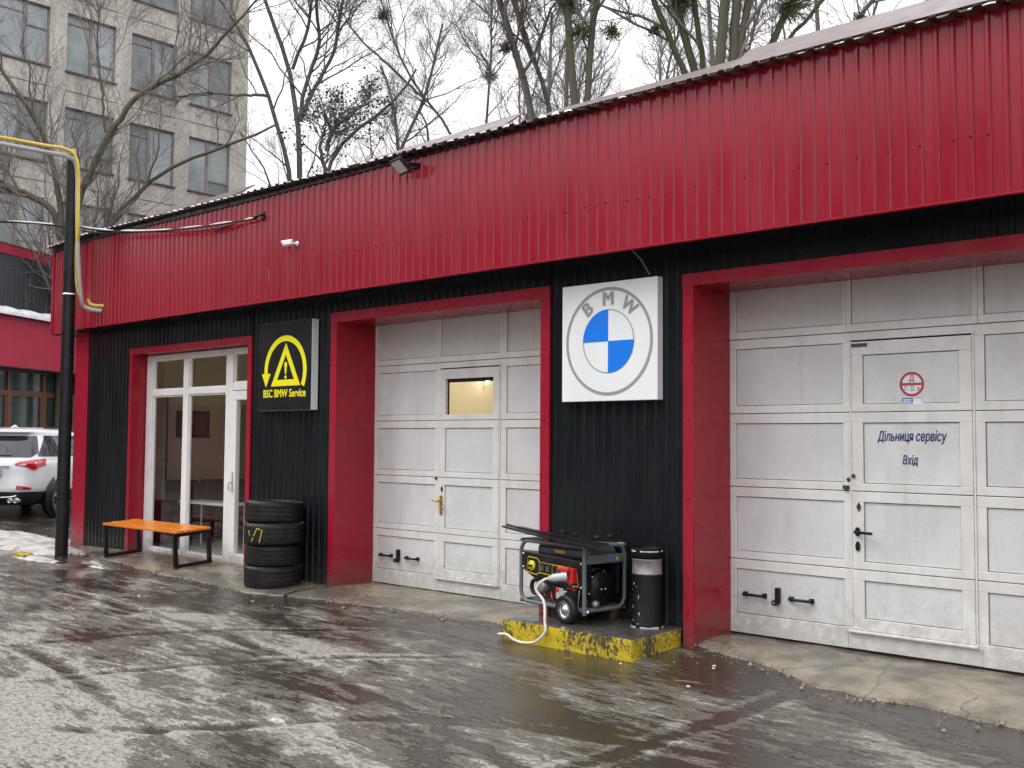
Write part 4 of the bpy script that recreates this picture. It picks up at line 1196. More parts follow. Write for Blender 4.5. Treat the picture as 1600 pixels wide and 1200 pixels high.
# piers and spandrels butted together around every opening
for i in range(0, len(ys), 2):
    m.box(OX - 0.30, OX, ys[i], ys[i + 1], -0.2, Ztop)
for b in bays:
    zz = -0.2
    for s in floors:
        m.box(OX - 0.30, OX - 0.012, b, b + WWD, zz, s); zz = s + WH
    m.box(OX - 0.30, OX - 0.012, b, b + WWD, zz, Ztop)
m.box(OX - 9.0, OX - 0.6, Y0o, Y1o - 0.05, -0.2, Ztop - 0.3).box(OX - 9.0, OX - 0.30, Y1o - 0.25, Y1o, -0.2, Ztop)
local(m.build('facade', M['office_wall']), OF).matrix_parent_inverse = Matrix.Translation((-OX, -5, 0))
def offp(o, parent): 
    adopt(o, parent); return o
jm = MB()
for s in floors: jm.box(OX - 0.012, OX + 0.003, Y0o, Y1o, s + WH + 0.525, s + WH + 0.537)
offp(jm.build('facade_joint', M['office_sill']), OF)
# window kinds, built once and copied bay by bay
def office_window(kind):
    fr = MB(); X0, X1 = OX - 0.16, OX - 0.09
    mul = {0: 0.44, 1: 0.50, 2: 0.47, 3: 0.55}[kind] * WWD
    def fb(y0, y1, z0, z1, x1=X1): fr.box(X0, x1, y0, y1, z0, z1)
    fb(0, 0.05, 0, WH); fb(WWD - 0.05, WWD, 0, WH); fb(0.05, WWD - 0.05, 0, 0.06, X1 - 0.002); fb(0.05, WWD - 0.05, WH - 0.06, WH, X1 - 0.002)
    fb(mul - 0.05, mul + 0.05, 0.06, WH - 0.06, X1 + 0.004)
    top = WH * (0.79 if kind in (0, 3) else 0.83); low = WH * 0.24
    splits = []
    if kind in (0, 1, 3):
        fb(0.05, mul - 0.05, top, top + 0.06, X1 - 0.004); splits.append((0.05, mul - 0.05, [(0.06, top), (top + 0.06, WH - 0.06)]))
    else:
        splits.append((0.05, mul - 0.05, [(0.06, WH - 0.06)]))
    if kind in (1, 2):
        fb(mul + 0.05, WWD - 0.05, low, low + 0.06, X1 - 0.004); splits.append((mul + 0.05, WWD - 0.05, [(0.06, low), (low + 0.06, WH - 0.06)]))
    elif kind == 3:
        fb(mul + 0.05, WWD - 0.05, WH * 0.6, WH * 0.6 + 0.05, X1 - 0.004); splits.append((mul + 0.05, WWD - 0.05, [(0.06, WH * 0.6), (WH * 0.6 + 0.05, WH - 0.06)]))
    else:
        splits.append((mul + 0.05, WWD - 0.05, [(0.06, WH - 0.06)]))
    return fr, splits
protos = {}
wk_ = random.Random(3)
special = {(8, 8): 1}
for fi, s in enumerate(floors):
    for bi, b in enumerate(bays):
        kind = wk_.choice((0, 1, 1, 2, 3))
        if kind not in protos:
            fr, splits = office_window(kind)
            fo = fr.build('window', M['office_frame'])
            panes = []
            for y0, y1, zz in splits:
                for z0, z1 in zz:
                    panes.append(MB().box(OX - 0.135, OX - 0.125, y0, y1, z0, z1).build('pane', M['office_glass']))
            sill = MB().box(OX - 0.10, OX + 0.05, -0.04, WWD + 0.04, -0.055, -0.004).build('sill', M['office_sill'])
            protos[kind] = (fo.data, [p.data for p in panes], sill.data)
            for q in [fo, sill] + panes: bpy.data.objects.remove(q, do_unlink=True)
        fd, pd, sd_ = protos[kind]
        w = link('window', fd, loc=(0, b, s)); adopt(w, OF)
        for pdata in pd:
            p = link('pane', pdata); p.parent = w
            r = wk_.random()
            if r < 0.16: p.material_slots[0].link = 'OBJECT'; p.material_slots[0].material = M['office_curtain']
            elif r < 0.20: p.material_slots[0].link = 'OBJECT'; p.material_slots[0].material = M['office_teal']
        q = link('sill', sd_); q.parent = w

# ------------------------------------------------------------------ far tower glimpsed over the roof on the right
TW = thing('glazed_tower', 'pale green clad tower far off, just showing above the roof edge', 'tower block', (-36.7, 92.4, 0.0), 0.75)
local(MB().box(-1.1, 1.1, -1.5, 1.5, 0, 62).build('wall', M['tower']), TW)
for z in range(2, 62, 3):
    local(MB().box(-0.9, 0.75, -1.55, -1.5, z, z + 1.9).build('window', M['office_curtain']), TW)
local(MB().box(1.1, 1.35, -1.6, 1.2, 0, 62.3).build('corner_pier', M['office_sill']), TW)

# ------------------------------------------------------------------ building across the yard, mirrored in the glossy cladding
OP = thing('yard_building', 'long grey building across the yard, seen only as a dim reflection in the glossy metal', 'building', (-39.0, -30.0, 0.0))
adopt(MB().box(-70.0, -9.0, -36.0, -24.0, -0.3, 11.2).build('wall', M['opposite'], None), OP)
adopt(MB().box(-70.3, -8.7, -36.3, -23.7, 11.2, 11.5).build('roof', M['brown'], None), OP)
for k in range(19):
    for z in (1.2, 4.6, 8.0):
        adopt(MB().box(-68.0 + k * 3.1, -66.4 + k * 3.1, -23.99, -23.95, z, z + 1.7).build('window', M['annex_glass'], None), OP)

# ------------------------------------------------------------------ trees
class Bark:
    """collects tapered tubes in batches of equal size"""
    def __init__(self): self.V, self.F, self.n = [], [], 0
    def tubes(self, P, R, sides):
        B, N, _ = P.shape
        T = np.empty_like(P)
        T[:, 1:-1] = P[:, 2:] - P[:, :-2]; T[:, 0] = P[:, 1] - P[:, 0]; T[:, -1] = P[:, -1] - P[:, -2]
        T /= np.linalg.norm(T, axis=2, keepdims=True) + 1e-9
        ref = np.where(np.abs(T[:, :1, 2:3]) < 0.85, np.array([0, 0, 1.0]), np.array([1.0, 0, 0]))
        ref = np.broadcast_to(ref, T.shape)
        S = np.cross(T, ref); S /= np.linalg.norm(S, axis=2, keepdims=True) + 1e-9
        U = np.cross(S, T)
        a = np.arange(sides) * 2 * math.pi / sides
        ring = P[:, :, None] + (S[:, :, None] * np.cos(a)[:, None] + U[:, :, None] * np.sin(a)[:, None]) * R[:, :, None, None]
        self.V.append(ring.reshape(-1, 3))
        i = self.n + np.arange(B * N * sides).reshape(B, N, sides)
        j = np.roll(i, -1, 2)
        self.F.append(np.stack([i[:, :-1], j[:, :-1], j[:, 1:], i[:, 1:]], -1).reshape(-1, 4))
        self.n += B * N * sides
    def build(self, name, mat, parent, kind=None, smooth=True):
        me = np_mesh(name, np.concatenate(self.V), np.concatenate(self.F), smooth=smooth)
        me.materials.append(mat)
        return link(name, me, parent, kind=kind)

def resample(pts, n, rg, wob):
    P = np.array(pts, float)
    d = np.concatenate([[0], np.cumsum(np.linalg.norm(np.diff(P, axis=0), axis=1))])
    t = np.linspace(0, d[-1], n)
    # smooth cubic-ish interpolation by averaging
    Q = np.stack([np.interp(t, d, P[:, k]) for k in range(3)], 1)
    for _ in range(2):
        Q[1:-1] = 0.25 * Q[:-2] + 0.5 * Q[1:-1] + 0.25 * Q[2:]
    Q[1:-1] += rg.normal(0, wob, (n - 2, 3))
    return Q, d[-1]

def kids(P, R, rg, per, t0, t1, len_f, ang, up, N, rad_f, wig, droop=0.0):
    """children of branches P (B,N,3), R (B,N)"""
    B, n, _ = P.shape
    Lp = np.linalg.norm(P[:, -1] - P[:, 0], axis=1)
    t = rg.uniform(t0, t1, (B, per))
    k = np.clip((t * (n - 1)).astype(int), 0, n - 2)
    bi = np.arange(B)[:, None]
    fr = (t * (n - 1) - k)[..., None]
    S = P[bi, k] * (1 - fr) + P[bi, k + 1] * fr
    rad = R[bi, k] * (1 - fr[..., 0]) + R[bi, k + 1] * fr[..., 0]
    T = P[bi, k + 1] - P[bi, k]
    T /= np.linalg.norm(T, axis=2, keepdims=True) + 1e-9
    r = rg.normal(size=T.shape)
    r -= (r * T).sum(2, keepdims=True) * T
    r /= np.linalg.norm(r, axis=2, keepdims=True) + 1e-9
    an = np.radians(rg.uniform(ang[0], ang[1], (B, per)))[..., None]
    D = T * np.cos(an) + r * np.sin(an) + np.array([0, 0, up])
    D /= np.linalg.norm(D, axis=2, keepdims=True)
    L = len_f(rg, Lp[:, None], t)
    S, D, L, rad = S.reshape(-1, 3), D.reshape(-1, 3), L.reshape(-1), rad.reshape(-1)
    s = np.linspace(0, 1, N)
    bend_ = rg.normal(0, 0.16, (len(L), 1, 3)) + np.array([0, 0, 0.16 - droop])
    Q = S[:, None] + D[:, None] * (L[:, None] * s)[..., None] + bend_ * (L[:, None] * s ** 2)[..., None]
    w = rg.normal(0, 1, Q.shape) * (L[:, None, None] * wig); w[:, 0] = 0
    Q += w
    r0 = np.minimum(rad * rad_f, 0.017 * L + 0.002)
    RR = np.maximum(r0[:, None] * (1 - 0.72 * s), 0.0028)
    return Q, RR

def mistletoe(parent, c, r, rg, n=420):
    """a ball of thin forked stems with small strap leaves"""
    d = rg.normal(size=(n, 3)); d /= np.linalg.norm(d, axis=1, keepdims=True)
    c = np.array(c)
    L = r * rg.uniform(0.35, 1.25, n)
    d = d * np.array([1.0, 1.0, 0.85]) + rg.normal(0, 0.12, 3)
    s = np.linspace(0, 1, 4)
    P = c + d[:, None] * (L[:, None] * s)[..., None] + rg.normal(0, 0.10 * r, (n, 1, 3)) * (s ** 2)[:, None]
    b = Bark(); b.tubes(P, np.broadcast_to(0.008 * (1 - 0.5 * s), (n, 4)).copy(), 3)
    q = rg.integers(0, n, n * 3)
    at = P[q, 3] * 0.8 + P[q, 2] * 0.2 + rg.normal(0, 0.05 * r, (n * 3, 3))
    u = rg.normal(size=(n * 3, 3)); u /= np.linalg.norm(u, axis=1, keepdims=True)
    v = np.cross(u, rg.normal(size=(n * 3, 3))); v /= np.linalg.norm(v, axis=1, keepdims=True) + 1e-9
    l, w_ = 0.042, 0.010
    b.V.append(np.stack([at - v * w_, at + u * l, at + v * w_, at - u * l * 0.4], 1).reshape(-1, 3))
    b.F.append((b.n + np.arange(n * 3 * 4)).reshape(-1, 4)); b.n += n * 12
    return b.build('mistletoe', M['mistletoe'], parent)

def tree(name, label, group, stems, radii, seed, bark, twig, n1=12, n2=8, n3=6, n4=0, ext=4.0, l1=2.2, spread=(35, 65), t0=0.12, up1=0.35, twr=1.0, mist=(), leaves=0, droop=0.0):
    """stems: polylines seen in the picture (world), each carried on upwards and down to the ground or to a fork"""
    rg = np.random.default_rng(seed)
    base = stems[0][0]
    gz_ = 0.0
    root = thing(name, label, 'tree', (base[0], base[1], gz_), group=group)
    tk, cr = Bark(), Bark()
    SP, SR = [], []
    for i, (st, (ra, rb)) in enumerate(zip(stems, radii)):
        pts = [list(p) for p in st]
        fork = any(np.linalg.norm(np.array(pts[0]) - np.array(q)) < 0.65 for s2 in stems for q in s2[1:] if s2 is not st)
        if not fork:                                                # not a fork of another stem: carry it down to the ground
            a = np.array(pts[0])
            g = np.array([a[0] * 0.9 + base[0] * 0.1, a[1] * 0.9 + base[1] * 0.1, gz_ - 0.1])
            pts = [list(g), list(g * 0.45 + a * 0.55)] + pts
        a, b_ = np.array(pts[-2]), np.array(pts[-1])
        dr = (b_ - a) / (np.linalg.norm(b_ - a) + 1e-9)
        e = ext * rg.uniform(0.75, 1.15) * (1.0 if ra > 0.05 else 0.6)
        if ext > 0:
            d2 = dr + np.array([0, 0, 0.25]) + rg.normal(0, 0.12, 3)
            pts += [list(b_ + d2 / np.linalg.norm(d2) * e * 0.5), list(b_ + d2 / np.linalg.norm(d2) * e * 0.5 + (d2 / np.linalg.norm(d2) + rg.normal(0, 0.2, 3)) * e * 0.5)]
        P, L = resample(pts, 22, rg, 0.012)
        R = np.linspace(1, 0, 22) ** 0.8 * (ra - rb) + rb
        SP.append(P); SR.append(R)
    SP, SR = np.stack(SP), np.stack(SR)
    tk.tubes(SP, SR, 10)
    # only the part above the first seen point branches
    cl = lambda rg_, Lp, t: l1 * rg_.uniform(0.6, 1.3, t.shape) * (1.15 - 0.55 * t)
    z0 = np.array([s[0][2] for s in stems])
    first = np.array([np.argmax(P[:, 2] >= min(z, P[-1, 2] - 0.5)) for P, z in zip(SP, z0)]) / 21.0
    lo = float(np.median(first)) + t0 * (1 - float(np.median(first)))
    P1, R1 = kids(SP, SR, rg, n1, lo, 1.0, cl, spread, up1, 7, 0.55, 0.018, droop)
    P2, R2 = kids(P1, R1, rg, n2, 0.15, 1.0, lambda r_, Lp, t: Lp * r_.uniform(0.28, 0.6, t.shape) * (1.1 - 0.5 * t), (28, 62), 0.22, 6, 0.6, 0.022, droop)
    P3, R3 = kids(P2, R2, rg, n3, 0.15, 1.0, lambda r_, Lp, t: np.clip(Lp * r_.uniform(0.3, 0.65, t.shape), 0.10, 0.8), (25, 60), 0.2, 4, 0.65, 0.03, droop)
    cr.tubes(P1, R1 * 1.0, 5); cr.tubes(P2, np.maximum(R2, 0.004) * twr, 4); cr.tubes(P3, np.maximum(R3, 0.0032) * twr, 3)
    if n4:
        P4, R4 = kids(P3, R3, rg, n4, 0.2, 1.0, lambda r_, Lp, t: np.clip(Lp * r_.uniform(0.35, 0.8, t.shape), 0.08, 0.4), (25, 55), 0.25, 3, 0.7, 0.03, droop)
        cr.tubes(P4, np.maximum(R4, 0.003) * twr, 3)
    tk.build('trunk', bark, root)
    cr.build('crown', twig, root)
    for c, r in mist: mistletoe(root, c, r, rg, int(230 * min(1.5, max(0.5, r / 0.35))))
    if leaves:
        b = Bark()
        q = rg.integers(0, len(P3), leaves)
        at = P3[q, 2] + rg.normal(0, 0.06, (leaves, 3)) - np.array([0, 0, 0.05])
        u = rg.normal(size=(leaves, 3)) + np.array([0, 0, -0.8]); u /= np.linalg.norm(u, axis=1, keepdims=True)
        v = np.cross(u, rg.normal(size=(leaves, 3))); v /= np.linalg.norm(v, axis=1, keepdims=True) + 1e-9
        l = rg.uniform(0.05, 0.10, (leaves, 1)); w_ = l * 0.45
        b.V.append(np.stack([at, at + u * l * 0.5 + v * w_, at + u * l, at + u * l * 0.5 - v * w_], 1).reshape(-1, 3))
        b.F.append(np.arange(leaves * 4).reshape(-1, 4)); b.n = leaves * 4
        b.build('dead_leaves', M['dead_leaf'], root, kind='stuff')
    return root

TG = 'bare winter trees behind the garage'
STEMS = {'A': [[(-25.61, 4.42, 6.35), (-25.67, 4.33, 6.97), (-25.66, 4.27, 7.97), (-25.71, 4.18, 8.33), (-25.81, 4.08, 8.6), (-25.91, 3.96, 8.93), (-26.07, 3.77, 9.51), (-26.37, 3.46, 10.06), (-26.64, 3.17, 10.49)], [(-25.2, 4.7, 7.71), (-24.97, 4.87, 8.42), (-24.72, 5.05, 9.02), (-24.54, 5.2, 9.29), (-24.2, 5.46, 9.97), (-23.76, 5.85, 10.24), (-23.16, 6.37, 10.64)], [(-24.78, 5.0, 9.02), (-24.8, 4.95, 9.49), (-24.84, 4.84, 10.51), (-24.87, 4.77, 10.98)], [(-25.67, 4.37, 6.37), (-25.74, 4.25, 7.04), (-25.99, 4.0, 7.36), (-26.31, 3.7, 7.54), (-26.73, 3.3, 7.65)], [(-25.03, 4.95, 6.58), (-24.58, 5.32, 7.21), (-24.22, 5.62, 7.48), (-23.94, 5.85, 8.04), (-23.09, 6.59, 8.52), (-22.65, 6.99, 8.65)], [(-25.5, 4.53, 6.29), (-25.38, 4.58, 7.08), (-25.2, 4.7, 7.71)]],
         'B': [[(-27.85, 13.01, 9.86), (-27.81, 12.91, 11.69), (-27.89, 12.78, 12.41), (-27.92, 12.68, 13.37), (-28.15, 12.41, 14.28), (-28.44, 12.08, 15.1), (-28.63, 11.85, 15.83)], [(-27.8, 12.91, 11.73), (-27.63, 12.98, 13.05), (-27.48, 13.09, 13.42), (-27.19, 13.29, 14.29), (-27.32, 13.11, 15.21), (-27.24, 13.11, 16.05)], [(-27.92, 12.68, 13.41), (-27.63, 12.88, 14.28), (-27.46, 12.99, 14.96), (-27.37, 13.01, 15.85)], [(-27.77, 12.94, 11.73), (-27.52, 13.11, 12.62), (-27.18, 13.37, 13.32), (-26.9, 13.58, 14.02), (-26.77, 13.64, 14.82)], [(-28.05, 12.83, 9.75), (-28.14, 12.67, 10.78), (-28.35, 12.4, 11.85), (-28.59, 12.11, 12.67), (-28.69, 11.97, 13.47), (-28.94, 11.68, 14.16)], [(-28.54, 12.18, 12.54), (-28.87, 11.87, 12.6), (-29.19, 11.57, 12.54)]],
         'C': [[(-24.06, 11.12, 8.9), (-23.99, 11.14, 9.62), (-23.63, 11.44, 10.03), (-23.25, 11.76, 10.47), (-22.9, 12.07, 10.7), (-22.65, 12.28, 10.85), (-22.43, 12.46, 11.18)], [(-23.99, 11.14, 9.7), (-23.93, 11.16, 10.08), (-23.75, 11.3, 10.46), (-23.46, 11.55, 10.7)], [(-24.04, 11.13, 9.11), (-24.13, 11.0, 9.71), (-24.05, 11.04, 10.26)]],
         'D': [[(-24.84, 14.38, 10.45), (-24.51, 14.63, 11.11), (-24.26, 14.83, 11.63), (-24.07, 14.97, 12.12), (-23.96, 15.02, 12.74), (-23.82, 15.12, 13.26)], [(-23.3, 15.77, 10.97), (-23.4, 15.67, 11.06), (-24.02, 15.03, 12.0), (-24.39, 14.63, 12.63), (-24.63, 14.35, 13.41), (-24.86, 14.06, 14.46)], [(-24.07, 14.97, 12.12), (-24.76, 14.26, 13.05), (-25.5, 13.51, 13.98), (-25.83, 13.16, 14.63)]],
         'E': [[(-28.94, 22.62, 13.81), (-28.91, 22.59, 14.49), (-28.8, 22.64, 15.28), (-28.72, 22.67, 15.92), (-28.66, 22.66, 16.73)]],
         'F': [[(-14.39, 9.21, 8.15), (-14.47, 9.08, 8.87), (-14.63, 8.88, 9.6), (-14.77, 8.71, 10.16), (-14.86, 8.6, 10.47), (-15.03, 8.38, 11.48)], [(-14.05, 9.52, 8.22), (-14.2, 9.34, 8.8), (-14.33, 9.18, 9.35), (-14.5, 8.98, 9.99), (-14.7, 8.74, 10.68), (-14.83, 8.56, 11.48)]],
         'G1': [[(-13.12, 9.03, 8.09), (-13.15, 8.93, 9.0), (-13.19, 8.84, 9.78), (-13.21, 8.78, 10.27), (-13.23, 8.68, 11.29)], [(-12.98, 9.16, 8.11), (-12.95, 9.12, 8.84), (-12.86, 9.15, 9.61), (-12.81, 9.16, 10.11), (-12.61, 9.27, 11.04)]],
         'G': [[(-11.49, 10.49, 8.66), (-11.62, 10.33, 9.18), (-11.75, 10.17, 9.65), (-11.88, 10.03, 10.08), (-12.06, 9.8, 10.92)], [(-11.34, 10.62, 8.69), (-11.44, 10.48, 9.29), (-11.55, 10.35, 9.89), (-11.63, 10.24, 10.29), (-11.73, 10.09, 11.05)], [(-11.23, 10.72, 8.77), (-11.26, 10.65, 9.36), (-11.32, 10.54, 10.09), (-11.36, 10.45, 10.92)]],
         'H': [[(-10.51, 10.04, 8.49), (-10.47, 10.04, 9.08), (-10.4, 10.07, 9.52), (-10.36, 10.08, 9.88), (-10.29, 10.08, 10.72)], [(-10.31, 10.22, 8.55), (-10.26, 10.22, 9.25), (-10.18, 10.24, 9.88), (-10.11, 10.25, 10.73)], [(-10.22, 10.3, 8.59), (-10.13, 10.33, 9.31), (-10.05, 10.37, 9.88), (-9.93, 10.41, 10.73)]],
         'I': [[(-14.7, 14.23, 10.17), (-14.65, 14.27, 10.32), (-14.51, 14.37, 10.73), (-14.48, 14.36, 11.1), (-14.34, 14.45, 11.75)]],
         'J': [[(-10.43, 11.43, 9.23), (-10.23, 11.59, 9.44), (-10.03, 11.74, 9.9), (-9.88, 11.86, 10.18), (-9.66, 12.03, 10.69)], [(-10.19, 11.64, 9.23), (-9.88, 11.9, 9.67), (-9.49, 12.22, 10.21), (-9.21, 12.44, 10.69)]],
         'K': [[(-10.13, 14.35, 10.29), (-10.02, 14.44, 10.48), (-9.78, 14.63, 10.94), (-9.59, 14.79, 11.16), (-9.22, 15.1, 11.58)]]}
tree('mossy_tree', 'mossy green spreading tree in front of the concrete office block', TG, STEMS['A'],
     [(0.115, 0.03), (0.085, 0.022), (0.035, 0.012), (0.095, 0.03), (0.085, 0.025), (0.10, 0.075)], 11, M['bark_moss'], M['twig_pale'], n1=15, n2=9, n3=7, ext=2.0, l1=2.3, twr=0.9, t0=0.05, up1=0.45)
tree('dark_tree', 'dark bare tree forking into upright limbs right of the concrete block', TG, STEMS['B'],
     [(0.135, 0.035), (0.07, 0.025), (0.06, 0.02), (0.07, 0.025), (0.115, 0.03), (0.05, 0.02)], 12, M['bark_dark'], M['twig'], n1=12, n2=9, n3=7, n4=2, ext=3.0, l1=2.6, twr=0.7, t0=0.08, up1=0.2)
tree('leafy_tree', 'low crooked tree still hung with dark dead leaves', TG, STEMS['C'],
     [(0.10, 0.03), (0.07, 0.025), (0.06, 0.02)], 13, M['bark_dark'], M['twig'], n1=15, n2=8, n3=6, ext=0.8, l1=1.7, leaves=2400, twr=0.9, t0=0.05, up1=0.1, droop=0.25)
tree('leaning_tree', 'thin leaning tree with a mistletoe ball high on its bare tip', TG, STEMS['D'],
     [(0.095, 0.03), (0.07, 0.025), (0.045, 0.018)], 14, M['bark_dark'], M['twig'], n1=15, n2=9, n3=7, n4=2, ext=1.2, l1=2.6, twr=0.75, t0=0.05, up1=0.25, mist=[((-24.94, 13.97, 14.74), 0.30)])
tree('slim_tree', 'slim straight tree with a mistletoe ball above the middle of the roof', TG, STEMS['E'],
     [(0.08, 0.03)], 15, M['bark_dark'], M['twig'], n1=34, n2=10, n3=8, ext=4.0, l1=3.4, twr=1.0, t0=0.02, up1=0.35, mist=[((-28.72, 22.66, 16.02), 0.34)])
tree('twin_trunk_tree', 'tree with two slender trunks leaning left above the floodlight side of the roof', TG, STEMS['F'],
     [(0.09, 0.06), (0.062, 0.04)], 16, M['bark_grey'], M['twig_pale'], n1=18, n2=9, n3=8, n4=2, ext=4.0, l1=2.6, twr=0.85, mist=[((-14.79, 8.73, 9.68), 0.17)], t0=0.05)
tree('stout_mossy_tree', 'stout mossy tree of two upright trunks carrying a large mistletoe clump', TG, STEMS['G1'],
     [(0.092, 0.07), (0.085, 0.055)], 17, M['bark_moss'], M['twig_pale'], n1=16, n2=9, n3=8, n4=2, ext=4.5, l1=2.5, twr=0.85, mist=[((-13.03, 8.99, 9.62), 0.26), ((-13.2, 8.8, 10.2), 0.34), ((-12.55, 9.4, 9.68), 0.22)], t0=0.1)
tree('three_stem_tree', 'mossy tree with three stems spreading to the left behind the roof', TG, STEMS['G'],
     [(0.062, 0.045), (0.080, 0.06), (0.060, 0.042)], 18, M['bark_moss'], M['twig_pale'], n1=15, n2=9, n3=8, n4=2, ext=4.0, l1=2.4, twr=0.85, mist=[((-11.52, 10.35, 10.25), 0.3), ((-11.9, 10.0, 9.7), 0.13)], t0=0.1)
tree('thick_trunk_tree', 'thick tree with three close upright trunks right of the three stem tree', TG, STEMS['H'],
     [(0.112, 0.085), (0.092, 0.075), (0.078, 0.055)], 19, M['bark_moss'], M['twig_pale'], n1=13, n2=9, n3=8, n4=2, ext=4.5, l1=2.6, twr=0.85, t0=0.1)
tree('sapling', 'thin grey sapling just left of the three stem tree', TG, STEMS['I'],
     [(0.05, 0.025)], 20, M['bark_grey'], M['twig_pale'], n1=16, n2=7, n3=6, ext=2.0, l1=1.8, t0=0.05)
tree('mistletoe_tree', 'slanting tree under the biggest mistletoe clump', TG, STEMS['J'],
     [(0.088, 0.06), (0.042, 0.025)], 21, M['bark_moss'], M['twig_pale'], n1=14, n2=8, n3=6, ext=4.0, l1=2.2, mist=[((-9.98, 11.78, 10.18), 0.42)], t0=0.05)
tree('right_hand_tree', 'slanting bare tree farthest right along the roof edge', TG, STEMS['K'],
     [(0.068, 0.04)], 22, M['bark_grey'], M['twig_pale'], n1=18, n2=8, n3=6, ext=3.5, l1=2.4, mist=[((-9.76, 14.66, 10.74), 0.18)], t0=0.02)
# farther crowns that fill the sky between the traced trunks
for k, (x, y, h) in enumerate(((-33.5, 22.0, 15.5), (-25.5, 23.0, 17.0), (-22.0, 27.0, 18.5), (-17.0, 27.5, 18.0), (-13.5, 29.0, 18.0), (-29.0, 26.0, 17.5), (-19.5, 24.0, 17.0))):
    lab = ('hazy bare tree beside the right edge of the concrete block', 'far bare tree behind the leaning mistletoe tip', 'far bare tree behind the twin trunk tree',
           'far bare tree between the stout mossy trunks and the three stem tree', 'far bare tree behind the slanting trees at the right', 'far bare tree behind the low tree hung with dead leaves', 'far bare tree just right of the twin trunk tree')[k]
    rr = random.Random(k)
    st = [(x, y, 5.0), (x + rr.uniform(-.3, .3), y + .2, 8.0), (x + rr.uniform(-.6, .6), y, h - 4), (x + rr.uniform(-1, 1), y, h)]
    st2 = [(st[1][0], st[1][1], 8.1), (st[1][0] + rr.uniform(0.8, 1.6), y + .3, 10.5), (st[1][0] + rr.uniform(1.4, 2.6), y - .3, h - 2)]
    st3 = [(st[1][0], st[1][1], 7.6), (st[1][0] - rr.uniform(0.8, 1.6), y - .3, 10.0), (st[1][0] - rr.uniform(1.4, 2.6), y + .5, h - 2.5)]
    tree('far_tree', lab, TG, [st, st2, st3], [(0.16, 0.05), (0.09, 0.03), (0.09, 0.03)], 40 + k, M['bark_grey'], M['twig_pale'], n1=18, n2=9, n3=8, ext=2.0, l1=3.2, twr=1.05, t0=0.0, up1=0.4)

# ------------------------------------------------------------------ signs on the wall
SG = thing('roundel_sign', 'square white lightbox sign with a blue and white roundel and grey letters', 'sign', (-5.31, -0.085, 1.84))
MB().box(-5.806, -4.820, -0.088, -0.012, 1.838, 2.823).build('box', M['white'], SG, bevel=0.004)
BX, BZ, BY = -5.312, 2.332, -0.0895
MB().ring(BX, BZ, 0.423, 0.448, BY - 0.0016, BY, n=96).build('outer_ring', M['grey_ring'], SG)
MB().ring(BX, BZ, 0.257, 0.265, BY - 0.0012, BY, n=96).build('inner_ring', M['grey_ring'], SG)
for a0 in (90, 270):
    m = MB(); A = [math.radians(a0 + 90 * k / 24) for k in range(25)]
    q = [(BX, BZ)] + [(BX + 0.2645 * math.cos(a), BZ + 0.2645 * math.sin(a)) for a in A]
    m.prism(q, BY - 0.0020, BY)
    m.build('blue_quarter', M['blue'], SG)
for ch, ang, sx in (('B', 38, 1.05), ('M', 0, 1.0), ('W', -38, 0.95)):
    a = math.radians(ang)
    text('letter', ch, 0.158, (BX - 0.348 * math.sin(a), BY - 0.0006, BZ + 0.348 * math.cos(a)), M['grey_ring'], SG, sx=sx, bold=0.0065, roll=a)

SB = thing('service_sign', 'black lightbox sign with yellow arrow and warning triangle, white right edge', 'sign', (-9.83, -0.1, 1.82))
MB().box(-10.34, -9.332, -0.099, -0.012, 1.825, 2.815).build('box', M['white'], SB, bevel=0.003)
MB().box(-10.338, -9.335, -0.1025, -0.0995, 1.827, 2.813).build('face', M['sign_black'], SB)
CX, CZ, YS = -9.815, 2.262, -0.1030
MB().ring(CX, CZ, 0.335, 0.398, YS - 0.0015, YS, -27, 184, 80).build('curved_arrow', M['yellow'], SB)
aw = MB().prism([(CX - 0.445, CZ - 0.02), (CX - 0.272, CZ - 0.02), (CX - 0.362, CZ - 0.172)], YS - 0.0022, YS)
aw.build('arrow_head', M['yellow'], SB)
m = MB()
outer = [(-0.275, -0.165), (0.275, -0.165), (0.0, 0.315)]
inner = [(-0.160, -0.095), (0.160, -0.095), (0.0, 0.185)]
for k in range(3):
    o0, o1, i0, i1 = outer[k], outer[(k + 1) % 3], inner[k], inner[(k + 1) % 3]
    m.prism([(CX + 0.012 + p[0], CZ + p[1]) for p in (o0, o1, i1, i0)], YS - 0.0025, YS - 0.0002)
m.build('triangle', M['yellow'], SB)
m = MB().prism([(CX + 0.012 + 0.026 * math.cos(a), CZ + 0.075 + 0.03 * math.sin(a)) for a in np.linspace(0, math.pi, 9)] + [(CX + 0.002, CZ - 0.035), (CX + 0.022, CZ - 0.035)], YS - 0.0025, YS)
m.ring(CX + 0.012, CZ - 0.067, 0.0, 0.020, YS - 0.0025, YS, n=16)
m.build('exclamation_mark', M['yellow'], SB)
text('lettering', 'BSC BMW Service', 0.122, (-9.825, YS - 0.0006, 2.012), M['yellow'], SB, sx=0.87, bold=0.0055)

